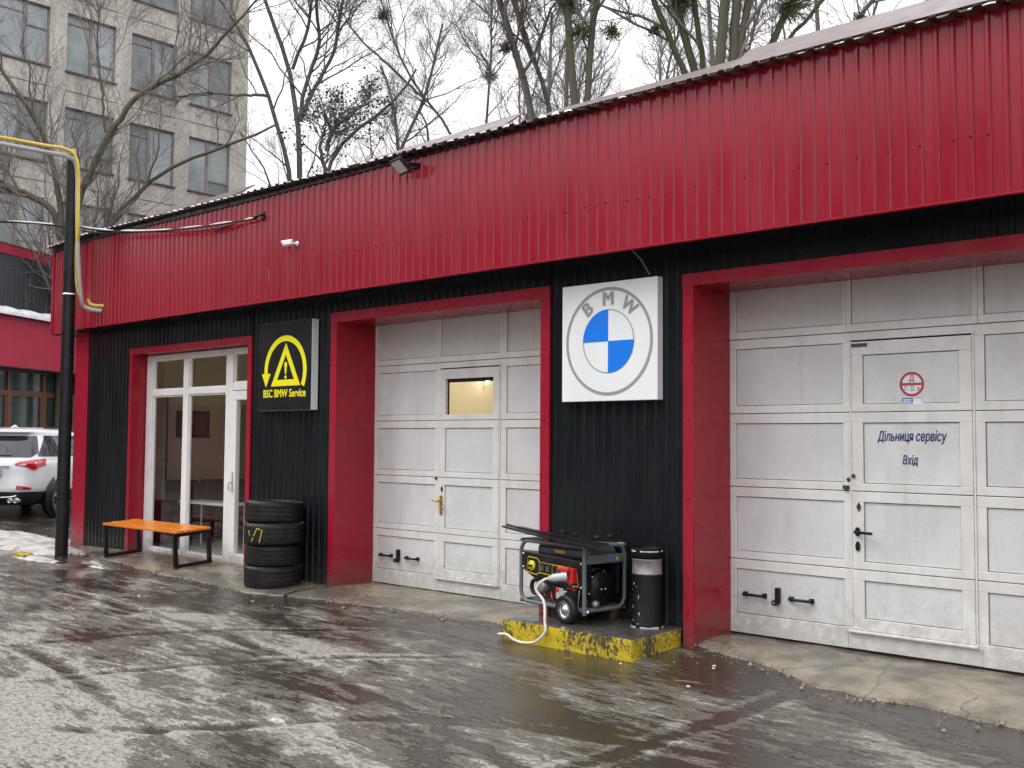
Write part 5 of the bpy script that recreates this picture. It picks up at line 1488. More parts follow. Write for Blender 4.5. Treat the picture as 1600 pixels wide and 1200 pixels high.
# ------------------------------------------------------------------ fixtures on the fascia
FL = thing('floodlight', 'flat black floodlight with pale lens tilted down under the eave', 'floodlight', (-7.45, FY, 4.1))
rot = Matrix.Translation((-7.46, -0.50, 4.085)) @ Matrix.Rotation(math.radians(-14), 4, 'Z') @ Matrix.Rotation(math.radians(46), 4, 'X')
def tr(mb, mtx):
    mb.v = [tuple(mtx @ Vector(p)) for p in mb.v]; return mb
tr(MB().box(-0.108, 0.108, -0.015, 0.015, -0.085, 0.085), rot).build('housing', M['blackpaint'], FL, bevel=0.006)
tr(MB().box(-0.086, 0.086, -0.019, -0.0155, -0.060, 0.066), rot).build('lens', M['plug_grey'], FL)
MB().bar((-7.35, -0.345, 4.10), (-7.35, -0.50, 4.085), 0.016, 0.04).bar((-7.57, -0.345, 4.11), (-7.57, -0.48, 4.095), 0.016, 0.04).bar((-7.58, -0.372, 4.115), (-7.33, -0.372, 4.10), 0.016, 0.045).build('bracket', M['blackpaint'], FL)

SCM = thing('security_camera', 'small white bullet camera fixed to the red fascia', 'camera', (-9.30, FY, 3.59))
MB().lathe([(0.0001, 0.018), (0.036, 0.018), (0.042, 0.0)], 20, (-9.26, FY - 0.012, 3.59), (0, -1, 0)).build('base', M['white_pvc'], SCM)
MB().tube([(-9.26, FY - 0.03, 3.59), (-9.28, FY - 0.075, 3.585), (-9.32, FY - 0.10, 3.583)], 0.017, 10).build('arm', M['white_pvc'], SCM)
ax = Vector((-0.80, -0.55, -0.12)).normalized()
c0 = Vector((-9.29, FY - 0.085, 3.592))
MB().lathe([(0.0001, 0), (0.030, 0.0), (0.036, 0.02), (0.036, 0.16), (0.0001, 0.16)], 20, c0, ax).build('body', M['white_pvc'], SCM)
MB().lathe([(0.033, 0.161), (0.0001, 0.163)], 20, c0, ax).build('lens', M['dark'], SCM)
MB().tube([c0 + Vector((0, 0, 0.038)), c0 + ax * 0.185 + Vector((0, 0, 0.040))], [0.030, 0.026], 10).build('hood', M['white_pvc'], SCM)

SCM.scale = (0.66, 0.66, 0.66)

# ------------------------------------------------------------------ pole, pipes and cables at the left end
PX, PY = -13.92, -0.70
PO = thing('black_pole', 'tall round black steel post standing in front of the garage corner', 'post', (PX, PY, -0.05))
MB().tube([(PX, PY, -0.12), (PX, PY, 5.30)], 0.082, 20).build('shaft', M['blackpaint'], PO)
MB().tube([(PX, PY, 5.29), (PX, PY, 5.40)], 0.028, 10).build('stub', M['pipe_yellow'], PO)
MB().lathe([(0.086, -0.012), (0.091, -0.012), (0.091, 0.012), (0.086, 0.012)], 20, (PX, PY, 3.42), (0, 0, 1)).box(PX + 0.08, PX + 0.16, PY - 0.014, PY + 0.014, 3.408, 3.432).build('clamp', M['chrome'], PO)
def smooth_path(pts, n=6):
    P = [Vector(p) for p in pts]; out = []
    for i in range(len(P) - 1):
        p0, p1, p2, p3 = P[max(i - 1, 0)], P[i], P[i + 1], P[min(i + 2, len(P) - 1)]
        for k in range(n):
            t = k / n
            out.append(0.5 * ((2 * p1) + (p2 - p0) * t + (2 * p0 - 5 * p1 + 4 * p2 - p3) * t * t + (3 * p1 - p0 - 3 * p2 + p3) * t ** 3))
    out.append(P[-1]); return out
yl = smooth_path([(-14.02, -3.9, 5.34), (-13.98, -2.6, 5.345), (-13.87, -1.2, 5.35), (-13.79, -0.88, 5.34), (-13.75, -0.74, 5.24), (-13.745, -0.70, 4.9), (-13.755, -0.69, 4.25), (-13.83, -0.66, 4.0), (-13.85, -0.64, 3.6), (-13.84, -0.60, 3.42)])
tag(MB().tube(yl, 0.022, 10).build('gas_pipe', M['pipe_yellow']), 'yellow gas pipe running overhead and down beside the black post', 'pipe')
gr = smooth_path([(-13.98, -3.9, 5.25), (-13.95, -2.6, 5.26), (-13.88, -1.1, 5.27), (-13.83, -0.80, 5.25), (-13.805, -0.70, 5.12), (-13.80, -0.68, 4.6), (-13.785, -0.66, 4.0), (-13.79, -0.60, 3.42), (-13.82, -0.54, 3.28), (-13.76, -0.46, 3.23), (-13.66, -0.36, 3.215)])
tag(MB().tube(gr, 0.029, 10).build('insulated_pipe', M['pipe_grey']), 'pale grey pipe running beside the yellow one down to the fascia', 'pipe')
el = smooth_path([(-13.84, -0.48, 3.37), (-13.80, -0.46, 3.31), (-13.73, -0.42, 3.285), (-13.63, -0.34, 3.28)])
tag(MB().tube(el, 0.024, 10).build('gas_pipe_end', M['pipe_yellow']), 'short bent yellow pipe entering the red fascia', 'pipe')
cb = smooth_path([(-9.96, FY - 0.06, 3.955), (-10.2, FY - 0.07, 3.955), (-11.0, -0.47, 3.985), (-12.0, -0.50, 4.06), (-13.0, -0.56, 4.18), (-14.0, -0.60, 4.36), (-15.5, -0.62, 4.62), (-18.0, -0.66, 5.03), (-22.0, -0.7, 5.75)])
tag(MB().tube(cb, 0.011, 6).build('overhead_cable', M['blackpaint']), 'black overhead cable hooked to the fascia, white snow lying along it', 'cable')
cb2 = [p + Vector((0, 0.012, -0.024 - 0.02 * math.sin(i * 0.4))) for i, p in enumerate(cb[8:])]
tag(MB().tube([(-10.9, FY - 0.02, 3.93)] + cb2, 0.008, 6).build('overhead_cable', M['blackpaint']), 'thinner second cable just under the snowy overhead cable', 'cable')
sn = MB(); cbs = cb
i = 3
while i < len(cbs) - 3:
    L_ = rnd.randint(3, 8); seg_ = cbs[i:i + L_]
    if len(seg_) > 2: sn.tube([p + Vector((0, 0, 0.012)) for p in seg_], [0.004] + [rnd.uniform(0.010, 0.015) for _ in seg_[1:-1]] + [0.004], 6)
    i += L_ + (1 if rnd.random() < 0.5 else 0)
tag(sn.build('cable_snow', M['snow'], kind='stuff'), 'thin line of snow lying on the overhead cable', 'snow')
tag(MB().tube(smooth_path([(-9.90, FY - 0.01, 3.985), (-9.91, FY - 0.05, 3.98), (-9.95, FY - 0.085, 3.965), (-9.99, FY - 0.085, 3.94)]), 0.014, 8).box(-9.945, -9.875, FY - 0.022, FY - 0.010, 3.94, 4.02).build('cable_hook', M['blackpaint']),
    'small dark hook anchoring the overhead cable to the fascia', 'hook')
# thin cable end hanging from the soffit over the roundel sign
tag(MB().tube([(-4.93, -0.30, 3.03), (-4.90, -0.20, 2.95), (-4.885, -0.10, 2.84)], 0.007, 6).build('sign_cable', M['gen_grey']), 'thin grey cable from the soffit to the white roundel sign', 'cable')

# ------------------------------------------------------------------ bench
BN = thing('bench', 'low bench of four orange varnished slats on black square legs', 'bench', (-12.17, -0.30, 0.0))
BN.rotation_euler = (math.radians(4.0), 0, math.radians(0.6))
BL, BD, BH = 0.885, 0.245, 0.42
for k, y in enumerate((-0.185, -0.062, 0.062, 0.185)):
    local(MB().box(-BL - rnd.uniform(0, 0.012), BL + rnd.uniform(0, 0.012), y - 0.047, y + 0.047, BH - 0.012, BH + 0.018).build('slat', M['orange_wood'], bevel=0.005), BN)
for s in (-1, 1):
    x = s * (BL - 0.045); m = MB(); w = 0.045
    m.box(x - w / 2, x + w / 2, -BD, -BD + w, 0.0, BH - 0.014).box(x - w / 2, x + w / 2, BD - w, BD, 0.0, BH - 0.014)
    m.box(x - w / 2 + 0.001, x + w / 2 - 0.001, -BD + w, BD - w, 0.001, 0.04).box(x - w / 2 + 0.001, x + w / 2 - 0.001, -BD + w, BD - w, BH - 0.055, BH - 0.0145)
    local(m.build('leg_frame', M['blackpaint'], bevel=0.003), BN)

# ------------------------------------------------------------------ stack of four tyres
def tyre_mesh(R=0.312, W_=0.225, seed=0, stretched=False):
    g = 0.009
    prof = [(R * 0.66, -W_ * 0.40), (R * 0.69, -W_ * 0.47), (R * 0.80, -W_ * 0.50), (R * 0.91, -W_ * 0.485), (R * 0.975, -W_ * 0.43), (R * 0.993, -W_ * 0.385)]
    hs = [-0.20, 0.02, 0.22]
    for h in hs:
        prof += [(R, (h - 0.05) * W_), (R, (h - 0.021) * W_), (R, (h - 0.020) * W_), (R - g, (h - 0.016) * W_), (R - g, (h + 0.016) * W_), (R, (h + 0.020) * W_), (R, (h + 0.021) * W_), (R, (h + 0.05) * W_)]
    prof += [(R * 0.993, W_ * 0.385), (R * 0.975, W_ * 0.43), (R * 0.91, W_ * 0.485), (R * 0.80, W_ * 0.50), (R * 0.69, W_ * 0.47), (R * 0.66, W_ * 0.40), (R * 0.70, W_ * 0.33), (R * 0.93, W_ * 0.28), (R * 0.93, -W_ * 0.28), (R * 0.70, -W_ * 0.33)]
    m = MB()
    m.lathe(prof, 72, (0, 0, 0), (0, 0, 1), True, closed=True)
    # shoulder blocks
    for k in range(60):
        a = 2 * math.pi * k / 60 + 0.01
        for sgn in (-1, 1):
            p = Vector((math.cos(a) * R * 0.985, math.sin(a) * R * 0.985, sgn * W_ * 0.41))
            q = Vector((math.cos(a + 0.02) * R * 0.930, math.sin(a + 0.02) * R * 0.930, sgn * W_ * 0.478))
            m.bar(p, q, 0.020, 0.006, (math.cos(a), math.sin(a), 0))
    return m
TZ = -0.055
tl = ['lowest tyre of the black stack, resting on the wet apron', 'second tyre from the bottom of the stack', 'third tyre up, marked with yellow chalk strokes on its tread', 'topmost tyre of the stack, its open hole showing']
for k in range(4):
    o = tyre_mesh(R=(0.303, 0.300, 0.318, 0.306)[k]).build('tyre', M['rubber'], loc=(-9.60 + (0.0, -0.012, 0.022, -0.020)[k], -0.36 + (0, 0.01, -0.008, 0.012)[k], TZ + 0.112 + 0.2262 * k))
    o.rotation_euler = ((0, 0, -0.012, 0.022)[k], (0, 0.01, -0.01, 0.018)[k], k * 0.7)
    tag(o, tl[k], 'tyre', 'tyres stacked by the black wall')
    if k == 2:
        m = MB()
        oc = Vector((-9.60 + 0.022, -0.368, TZ + 0.112 + 0.2262 * 2))
        def on(az, h, r=0.3205):
            return oc + Vector((math.cos(az) * r, math.sin(az) * r, h))
        A0 = math.atan2(-6.63, 9.62)                                 # towards the yard
        for pts in ([(-0.80, -0.07), (-0.60, 0.06)], [(-0.60, 0.065), (-0.40, 0.045)], [(-0.40, 0.045), (-0.50, -0.085)], [(-0.92, -0.01), (-0.95, 0.05)]):
            (a0, h0), (a1, h1) = pts
            n = 7
            for j in range(n):
                if rnd.random() < 0.12: continue
                p, q = on(A0 + a0 + (a1 - a0) * j / n, h0 + (h1 - h0) * j / n), on(A0 + a0 + (a1 - a0) * (j + 0.85) / n, h0 + (h1 - h0) * (j + 0.85) / n)
                m.bar(p, q, 0.010, 0.002, (math.cos(A0 + a0), math.sin(A0 + a0), 0))
        o2 = m.build('chalk_mark', M['gen_yellow']); adopt(o2, o)

# ------------------------------------------------------------------ plinth, bin, generator
PL = MB()
nx_ = 60
px0, px1, py0, py1, pz = -5.905, -4.635, -0.69, -0.03, 0.07
def edge_j(i, s): return 0.010 * (vnoise(np.array([i * 0.45]), np.array([s * 3.1]), 5)[0] - 0.5) * 2
def topz(x, y): return pz + 0.008 * float(fbm(np.array([x * 7.0]), np.array([y * 7.0]), 3, 8)[0] - 0.5)
T_ = MB(); S_ = MB()
NX, NY = 44, 18
vt = []
for j in range(NY + 1):
    for i in range(NX + 1):
        x = px0 + (px1 - px0) * i / NX; y = py0 + (py1 - py0) * j / NY
        if j == 0: y += edge_j(i, 1)
        if i == NX: x += edge_j(j, 2)
        e = 0.008 if (j == 0 or i == NX or i == 0) else 0
        vt.append((x, y, topz(x, y) - e))
T_.add(vt, [(j * (NX + 1) + i, j * (NX + 1) + i + 1, (j + 1) * (NX + 1) + i + 1, (j + 1) * (NX + 1) + i) for j in range(NY) for i in range(NX)], True)
rim = [vt[i] for i in range(NX + 1)] + [vt[(NX + 1) * j + NX] for j in range(1, NY + 1)]
rim = [vt[(NX + 1) * j] for j in range(NY, 0, -1)] + rim
vs = []
for k, p in enumerate(rim):
    for h in range(7):
        z = p[2] + (-0.17 - p[2]) * h / 6
        jx = 0.010 * (vnoise(np.array([k * 0.5]), np.array([h * 0.9]), 17)[0] - 0.5)
        vs.append((p[0] + jx + (0.006 if h == 1 else 0), p[1] - abs(jx) - (0.004 if h == 1 else 0), z))
S_.add(vs, [(k * 7 + h, k * 7 + 7 + h, k * 7 + 8 + h, k * 7 + 1 + h) for k in range(len(rim) - 1) for h in range(6)], True)
PLT = thing('concrete_plinth', 'low concrete plinth with chipped yellow and black painted sides between the two doors', 'plinth', (-5.27, -0.36, -0.1))
T_.build('top', M['plinth_top'], PLT)
S_.build('painted_side', M['chip_yellow'], PLT)

BI = thing('litter_bin', 'black chipped cylindrical bin with a bare metal band, right of the generator', 'bin', (-4.865, -0.165, 0.07))
r = 0.117
c = (-4.865, -0.165, 0.07)
MB().lathe([(0.0001, 0.0), (r * 1.06, 0.0), (r * 1.06, 0.022), (r, 0.028), (r, 0.40), (r * 0.98, 0.405)], 40, c).build('body', M['chip_black'], BI)
MB().lathe([(r * 0.985, 0.405), (r * 1.02, 0.408), (r * 1.02, 0.415), (r * 0.985, 0.42), (r * 0.985, 0.515), (r * 1.01, 0.518), (r * 1.01, 0.524), (r * 0.985, 0.526)], 40, c).build('metal_band', M['steel'], BI)
m = MB().lathe([(r * 0.985, 0.526), (r * 1.03, 0.530), (r * 1.03, 0.575), (r * 1.0, 0.590), (r * 1.03, 0.597), (r * 1.03, 0.605), (r * 0.90, 0.607), (r * 0.86, 0.56), (0.0001, 0.55)], 40, c)
m.build('rim', M['chip_black'], BI)
m = MB()
for k in range(40):
    a0 = 2 * math.pi * k / 40
    if vnoise(np.array([k * 0.8]), np.array([3.0]), 4)[0] > 0.42:
        for zz, h in ((0.586, 0.012), (0.003, 0.014)):
            rr = r * (1.035 if zz > 0.1 else 1.065)
            m.bar((c[0] + math.cos(a0) * rr, c[1] + math.sin(a0) * rr, c[2] + zz), (c[0] + math.cos(a0 + 0.15) * rr, c[1] + math.sin(a0 + 0.15) * rr, c[2] + zz), 0.003, h * rnd.uniform(0.5, 1.2))
for az, hz, w_, h_ in (
                        (-2.00, 0.335, 0.014, 0.022), (-2.25, 0.285, 0.008, 0.009), (-1.72, 0.315, 0.012, 0.008), (-2.10, 0.155, 0.012, 0.026), (-1.55, 0.235, 0.007, 0.03), (-1.50, 0.11, 0.010, 0.028), (-2.05, 0.055, 0.010, 0.014), (-2.9, 0.21, 0.008, 0.016), (-2.6, 0.40, 0.012, 0.006), (-1.62, 0.03, 0.014, 0.010), (-2.3, 0.045, 0.02, 0.007)):
    rr = r * 1.004
    q = [(az + (u * w_ * 0.5 + rnd.uniform(-.3, .3) * w_ * 0.3) / r, hz + v_ * h_ * 0.5 + rnd.uniform(-.2, .2) * h_) for u, v_ in ((-1, -.5), (0, -1), (1, -.6), (0.9, .7), (0, 1), (-.9, .5))]
    m.add([(c[0] + math.cos(a) * rr, c[1] + math.sin(a) * rr, c[2] + z) for a, z in q], [(0, 1, 2, 3, 4, 5)])
m.build('bare_metal_chips', M['label_white'], BI, kind='stuff')

GE = thing('generator', 'petrol generator in a grey tube frame with black control panel and one wheel showing', 'generator', (-5.23, -0.49, 0.07), math.radians(-8.5))
# local frame: c corner at the origin, x to the right, -y towards the yard; machine lies at x in [-0.78, 0], y in [0, 0.60]
def gl(mb, name, mat, **kw): return local(mb.build(name, mat, **kw), GE)
GZ0, GZ1, GLN, GDP = 0.105, 0.605, 0.78, 0.44
def arc(cx, cy, r, a0, a1, n=6): return [(cx + r * math.cos(a), cy + r * math.sin(a)) for a in np.linspace(math.radians(a0), math.radians(a1), n)]
rr = 0.09
loop = [(0.0, GZ0)] + arc(-GLN + rr, GZ0 + rr, rr, 270, 180) + arc(-GLN + rr, GZ1 - rr, rr, 180, 90) + [(0.0, GZ1)]
for y in (0.0, GDP):
    gl(MB().tube([(x, y, z) for x, z in loop], 0.0165, 10), 'frame_loop', M['gen_grey'])
loop2 = [(0.0, GZ0)] + arc(GDP - rr, GZ0 + rr, rr, 270, 360) + arc(GDP - rr, GZ1 - rr, rr, 0, 90) + [(0.0, GZ1)]
gl(MB().tube([(0, y, z) for y, z in loop2], 0.0165, 10), 'frame_loop', M['gen_grey'])
gl(MB().tube([(-GLN, y, z) for y, z in loop2], 0.0165, 10), 'frame_loop', M['gen_grey'])
gl(MB().tube([(0, 0, GZ0 - 0.03), (0, 0, GZ1)], 0.0175, 12), 'frame_post', M['gen_grey'])
gl(MB().bar((-0.02, 0.03, GZ0), (-0.02, GDP - 0.05, GZ0), 0.05, 0.03), 'frame_rail', M['gen_grey'], bevel=0.003)
m = MB().bar((-GLN + 0.05, 0.10, GZ0 + 0.005), (-0.02, 0.10, GZ0 + 0.005), 0.05, 0.02).bar((-GLN + 0.05, 0.36, GZ0 + 0.005), (-0.02, 0.36, GZ0 + 0.005), 0.05, 0.02)
gl(m, 'frame_rail', M['gen_grey'], bevel=0.003)
gl(MB().box(-0.004, 0.014, 0.018, GDP - 0.015, 0.468, 0.535), 'end_plate', M['gen_grey'], bevel=0.004)
gl(MB().disc((0.0152, 0.27, 0.505), 0.017, (1, 0, 0), 16), 'warning_dot', M['blue'])
gl(MB().add([(0.0152, 0.325, 0.488), (0.0152, 0.36, 0.488), (0.0152, 0.3425, 0.522)], [(0, 1, 2)]), 'warning_triangle', M['gen_yellow'])
# tank between the top rails
m = MB().box(-0.66, -0.03, 0.06, 0.40, 0.485, 0.585)
gl(m, 'fuel_tank', M['tank'], bevel=0.045, seg=4)
gl(MB().box(-0.42, -0.30, 0.0575, 0.0590, 0.525, 0.552), 'tank_label', M['gold'])
# control panel with a cut corner
cp = [(-0.755, 0.40), (-0.755, 0.55), (-0.02, 0.525), (-0.02, 0.275), (-0.48, 0.275), (-0.62, 0.325)]
cp = [(-0.765, 0.515), (-0.02, 0.490), (-0.02, 0.265), (-0.45, 0.285), (-0.60, 0.300), (-0.765, 0.372)]
gl(MB().prism(cp, -0.006, 0.10), 'control_panel', M['blackpaint'], bevel=0.006)
def outline(pts, w=0.006):
    m = MB()
    for a, b in zip(pts, pts[1:] + pts[:1]):
        m.bar((a[0], -0.0075, a[1]), (b[0], -0.0075, b[1]), 0.0015, w)
    return m
gl(outline([(-0.68, 0.475), (-0.565, 0.470), (-0.535, 0.440), (-0.08, 0.425), (-0.065, 0.290), (-0.165, 0.295), (-0.18, 0.335), (-0.54, 0.355), (-0.575, 0.335), (-0.70, 0.352)]), 'panel_line', M['gen_yellow'])
gl(outline([(-0.535, 0.440), (-0.375, 0.434), (-0.375, 0.348), (-0.535, 0.355)]), 'panel_line', M['gen_yellow'])
gl(MB().lathe([(0.042, 0.0), (0.042, 0.010), (0.0001, 0.012)], 24, (-0.632, -0.006, 0.405), (0, -1, 0)), 'key_dial', M['gen_yellow'])
gl(MB().box(-0.660, -0.615, -0.028, -0.018, 0.396, 0.412), 'dial_key', M['blackpaint'])
for x in (-0.50, -0.43, -0.30, -0.25):
    gl(MB().box(x - 0.022, x + 0.022, -0.014, -0.006, 0.372, 0.418), 'breaker', M['tank'], bevel=0.002)
gl(MB().box(-0.528, -0.520, -0.012, -0.006, 0.375, 0.40), 'switch', M['redplastic'])
sc_ = MB()
for x, z in ((-0.745, 0.495), (-0.745, 0.385), (-0.035, 0.470), (-0.035, 0.285), (-0.12, 0.285)):
    sc_.lathe([(0.0001, 0.007), (0.008, 0.006), (0.010, 0)], 8, (x, -0.006, z), (0, -1, 0))
gl(sc_, 'panel_screws', M['chrome'], kind='stuff')
gl(MB().box(-0.175, -0.075, -0.060, -0.006, 0.315, 0.430), 'socket', M['redplastic'], bevel=0.006)
gl(MB().box(-0.235, -0.10, -0.085, -0.058, 0.405, 0.440), 'socket_lid', M['redplastic'], bevel=0.012, seg=3)
# engine, hoses, battery
m = MB().lathe([(0.0001, -0.16), (0.085, -0.16), (0.10, -0.12), (0.10, 0.14), (0.0001, 0.14)], 24, (-0.50, 0.24, 0.225), (0, 1, 0))
m.box(-0.60, -0.36, 0.12, 0.38, 0.135, 0.30)
gl(m, 'engine_block', M['engine'], bevel=0.008)
for k in range(7):
    gl(MB().box(-0.46, -0.30, 0.095, 0.12, 0.165 + k * 0.016, 0.173 + k * 0.016), 'cooling_fin', M['cast'])
gl(MB().lathe([(0.0001, 0.0), (0.045, 0.0), (0.05, 0.02), (0.05, 0.10), (0.03, 0.11), (0.0001, 0.11)], 20, (-0.53, 0.10, 0.245), (0, -1, 0)), 'air_filter', M['cast'], bevel=0.0)
gl(MB().box(-0.585, -0.545, 0.02, 0.05, 0.195, 0.255), 'carburettor', M['label_white'], bevel=0.006)
gl(MB().tube(smooth_path([(-0.60, 0.05, 0.285), (-0.665, 0.04, 0.275), (-0.69, 0.04, 0.225), (-0.665, 0.045, 0.175), (-0.58, 0.06, 0.165)]), 0.017, 8), 'hose', M['rubber'])
for k, (pts, mt) in enumerate((([(-0.46, 0.06, 0.255), (-0.40, 0.02, 0.265), (-0.33, 0.03, 0.225), (-0.28, 0.02, 0.20)], 'rubber'), ([(-0.45, 0.05, 0.20), (-0.41, 0.02, 0.17), (-0.40, 0.03, 0.14)], 'redplastic'), ([(-0.52, 0.03, 0.16), (-0.46, 0.01, 0.145), (-0.40, 0.03, 0.15)], 'rubber'),
                               ([(-0.24, 0.03, 0.255), (-0.19, 0.005, 0.268), (-0.14, 0.01, 0.262)], 'redplastic'))):
    gl(MB().tube(smooth_path(pts), 0.008, 6), 'wire', M[mt])
gl(MB().box(-0.145, -0.11, 0.0, 0.03, 0.248, 0.268), 'terminal_cover', M['redplastic'], bevel=0.004)
gl(MB().box(-0.36, -0.11, 0.015, 0.11, 0.125, 0.268), 'battery', M['blackpaint'], bevel=0.005)
m = MB()
for k, (w_, z) in enumerate(((0.09, 0.243), (0.13, 0.228), (0.11, 0.213), (0.095, 0.197), (0.10, 0.182), (0.09, 0.167))):
    m.box(-0.352, -0.352 + w_, 0.0120, 0.0145, z, z + (0.010 if k < 3 else 0.011))
gl(m, 'battery_label', M['label_white'])
gl(MB().box(-0.35, -0.315, 0.0105, 0.0118, 0.218, 0.250), 'battery_mark', M['redplastic'])
gl(MB().tube([(-0.085, 0.005, 0.11), (-0.062, 0.005, 0.265)], 0.006, 6), 'battery_strap', M['chrome'])
gl(MB().box(-0.36, -0.20, 0.12, 0.36, 0.125, 0.40), 'alternator_housing', M['engine'], bevel=0.02)
m = MB().lathe([(0.155, -0.12), (0.155, 0.0), (0.150, 0.012)], 28, (-0.10, 0.235, 0.262), (1, 0, 0))
gl(m, 'alternator_ring', M['cast'])
m = MB().lathe([(0.142, -0.02), (0.142, 0.035), (0.125, 0.062), (0.0001, 0.070)], 28, (-0.10, 0.235, 0.262), (1, 0, 0))
gl(m, 'alternator_cover', M['blackpaint'])
sc_ = MB()
for a in range(0, 360, 60):
    sc_.lathe([(0.0001, 0.008), (0.010, 0.007), (0.012, 0)], 8, (-0.062, 0.235 + 0.132 * math.cos(math.radians(a + 15)), 0.262 + 0.132 * math.sin(math.radians(a + 15))), (1, 0, 0))
for dy in (-0.02, 0.025): sc_.lathe([(0.0001, 0.004), (0.009, 0.003), (0.010, 0)], 8, (-0.031, 0.235 + dy, 0.257), (1, 0, 0))
gl(sc_, 'cover_bolts', M['chrome'], kind='stuff')
gl(MB().box(-0.30, -0.03, 0.395, 0.425, 0.20, 0.45), 'silencer', M['blackpaint'], bevel=0.03)
gl(MB().lathe([(0.0001, 0.0), (0.03, 0.0), (0.03, 0.04), (0.0001, 0.05)], 16, (-0.02, 0.12, 0.155), (1, 0, -0.2)), 'foot_mount', M['cast'])
# wheel
wc = Vector((-0.135, -0.065, 0.112))
m = MB().lathe([(0.060, -0.028), (0.098, -0.032), (0.112, -0.022), (0.113, 0.0), (0.112, 0.022), (0.098, 0.032), (0.060, 0.028)], 40, wc, (0, 1, 0), True, closed=True)
wheel = gl(m, 'wheel', M['rubber'])
m = MB().lathe([(0.070, -0.029), (0.066, -0.030), (0.058, -0.018), (0.050, -0.014), (0.030, -0.020), (0.024, -0.036), (0.012, -0.040), (0.0001, -0.040)], 36, wc, (0, 1, 0))
local(m.build('rim', M['chrome']), wheel)
local(MB().lathe([(0.016, -0.0405), (0.010, -0.046), (0.0001, -0.046)], 16, wc, (0, 1, 0)).build('hub_cap', M['steel']), wheel)
gl(MB().tube([wc, wc + Vector((0, 0.10, 0.0))], 0.010, 8), 'axle', M['blackpaint'])
gl(MB().box(-0.16, -0.02, 0.0, 0.06, 0.085, 0.125), 'axle_bracket', M['gen_grey'], bevel=0.004)
gl(MB().lathe([(0.0001, 0.0), (0.017, 0.0), (0.017, 0.022), (0.0001, 0.026)], 6, (0.012, 0.03, 0.10), (0.5, -1, 0)), 'frame_bolt', M['chrome'])

tag(MB().bar((-5.30, -0.03, 0.068), (-5.26, -0.03, 0.165), 0.05, 0.06).build('wood_block', M['wood_block'], bevel=0.003), 'small brown wood block propping the back of the generator', 'block')

# bundle of trim strips lying over the generator frame
BU = thing('strip_bundle', 'bundle of thin black trim strips lying across the top of the generator', 'strips', (-5.6, -0.45, 0.70))
GT = 0.07 + GZ1 + 0.0165
for k, (a, b, w_, h) in enumerate((((-6.22, -0.33, 0.772), (-5.02, -0.60, GT + 0.014), 0.095, 0.012), ((-6.10, -0.30, 0.770), (-4.98, -0.54, GT + 0.026), 0.055, 0.014), ((-6.26, -0.28, 0.782), (-5.60, -0.36, 0.752), 0.022, 0.012),
                                   ((-5.75, -0.36, 0.745), (-4.97, -0.42, GT + 0.045), 0.055, 0.02), ((-5.60, -0.30, 0.750), (-5.05, -0.36, GT + 0.06), 0.026, 0.020), ((-5.98, -0.40, 0.752), (-5.00, -0.64, GT + 0.010), 0.020, 0.010))):
    P = [Vector(a).lerp(Vector(b), t) + Vector((0, 0, -0.012 * math.sin(t * math.pi) * (0.4 if k % 2 else 1) + 0.0)) for t in np.linspace(0, 1, 8)]
    m = MB()
    for p, q in zip(P[:-1], P[1:]): m.bar(p, q + (q - p) * 0.02, w_ * (1.0), h)
    o = m.build('strip', M['blackpaint'], BU)
for x, y, z in ((-5.55, -0.37, 0.765), (-5.38, -0.42, 0.758), (-5.13, -0.46, 0.752), (-5.06, -0.38, 0.762)):
    MB().box(x - 0.022, x + 0.022, y - 0.012, y + 0.012, z - 0.008, z + 0.018).build('clip', M['rubber'], BU, bevel=0.005)

# plug and white cable
gm_ = wmat(GE)
def gw(x, y, z): return gm_ @ Vector((x, y, z))
p0, p1, p2 = gw(-0.135, -0.055, 0.370), gw(-0.20, -0.115, 0.360), gw(-0.265, -0.155, 0.345)
PC = thing('power_cable', 'white power cable with a grey plug drooping from the generator over the plinth edge', 'cable', tuple(gw(-0.2, -0.1, -0.0)))
d_ = (p2 - p0).normalized()
m = MB().lathe([(0.036, 0.0), (0.036, 0.05), (0.033, 0.055), (0.033, 0.115), (0.026, 0.125), (0.018, 0.155), (0.0001, 0.156)], 24, p0, d_)
m.build('plug', M['plug_grey'], PC)
e_ = p0 + d_ * 0.15
cp_ = [e_, e_ + d_ * 0.05 + Vector((0, 0, -0.010)), e_ + d_ * 0.10 + Vector((0.0, -0.01, -0.075)), Vector((-5.50, -0.66, 0.24)), Vector((-5.455, -0.70, 0.10)), Vector((-5.44, -0.715, 0.02)), Vector((-5.52, -0.735, -0.062)), Vector((-5.62, -0.76, -0.080)), Vector((-5.73, -0.755, -0.072)), Vector((-5.83, -0.735, -0.045)), Vector((-5.92, -0.725, -0.055)), Vector((-5.955, -0.66, -0.065)), Vector((-5.955, -0.40, -0.060))]
MB().tube(smooth_path(cp_), 0.0115, 8).build('lead', M['cable_white'], PC)

# ------------------------------------------------------------------ small things on the ground
KB = MB(); kx, ky = -13.98, -1.17
kz = -0.05
v = []
for z, s in ((kz - 0.03, 1.0), (kz + 0.05, 1.0), (kz + 0.068, 0.86)):
    for dx, dy in ((-0.17, -0.06), (0.17, -0.06), (0.17, 0.06), (-0.17, 0.06)):
        v.append((kx + dx * s + rnd.uniform(-0.01, 0.01), ky + dy * s + rnd.uniform(-0.008, 0.008), z))
KB.add(v, [(0, 1, 5, 4), (1, 2, 6, 5), (2, 3, 7, 6), (3, 0, 4, 7), (4, 5, 9, 8), (5, 6, 10, 9), (6, 7, 11, 10), (7, 4, 8, 11), (8, 9, 10, 11)])
ko = KB.build('kerb_stone', M['kerb_yellow'], bevel=0.006); tag(ko, 'short worn yellow painted kerb stone in the snow at left', 'kerb stone')

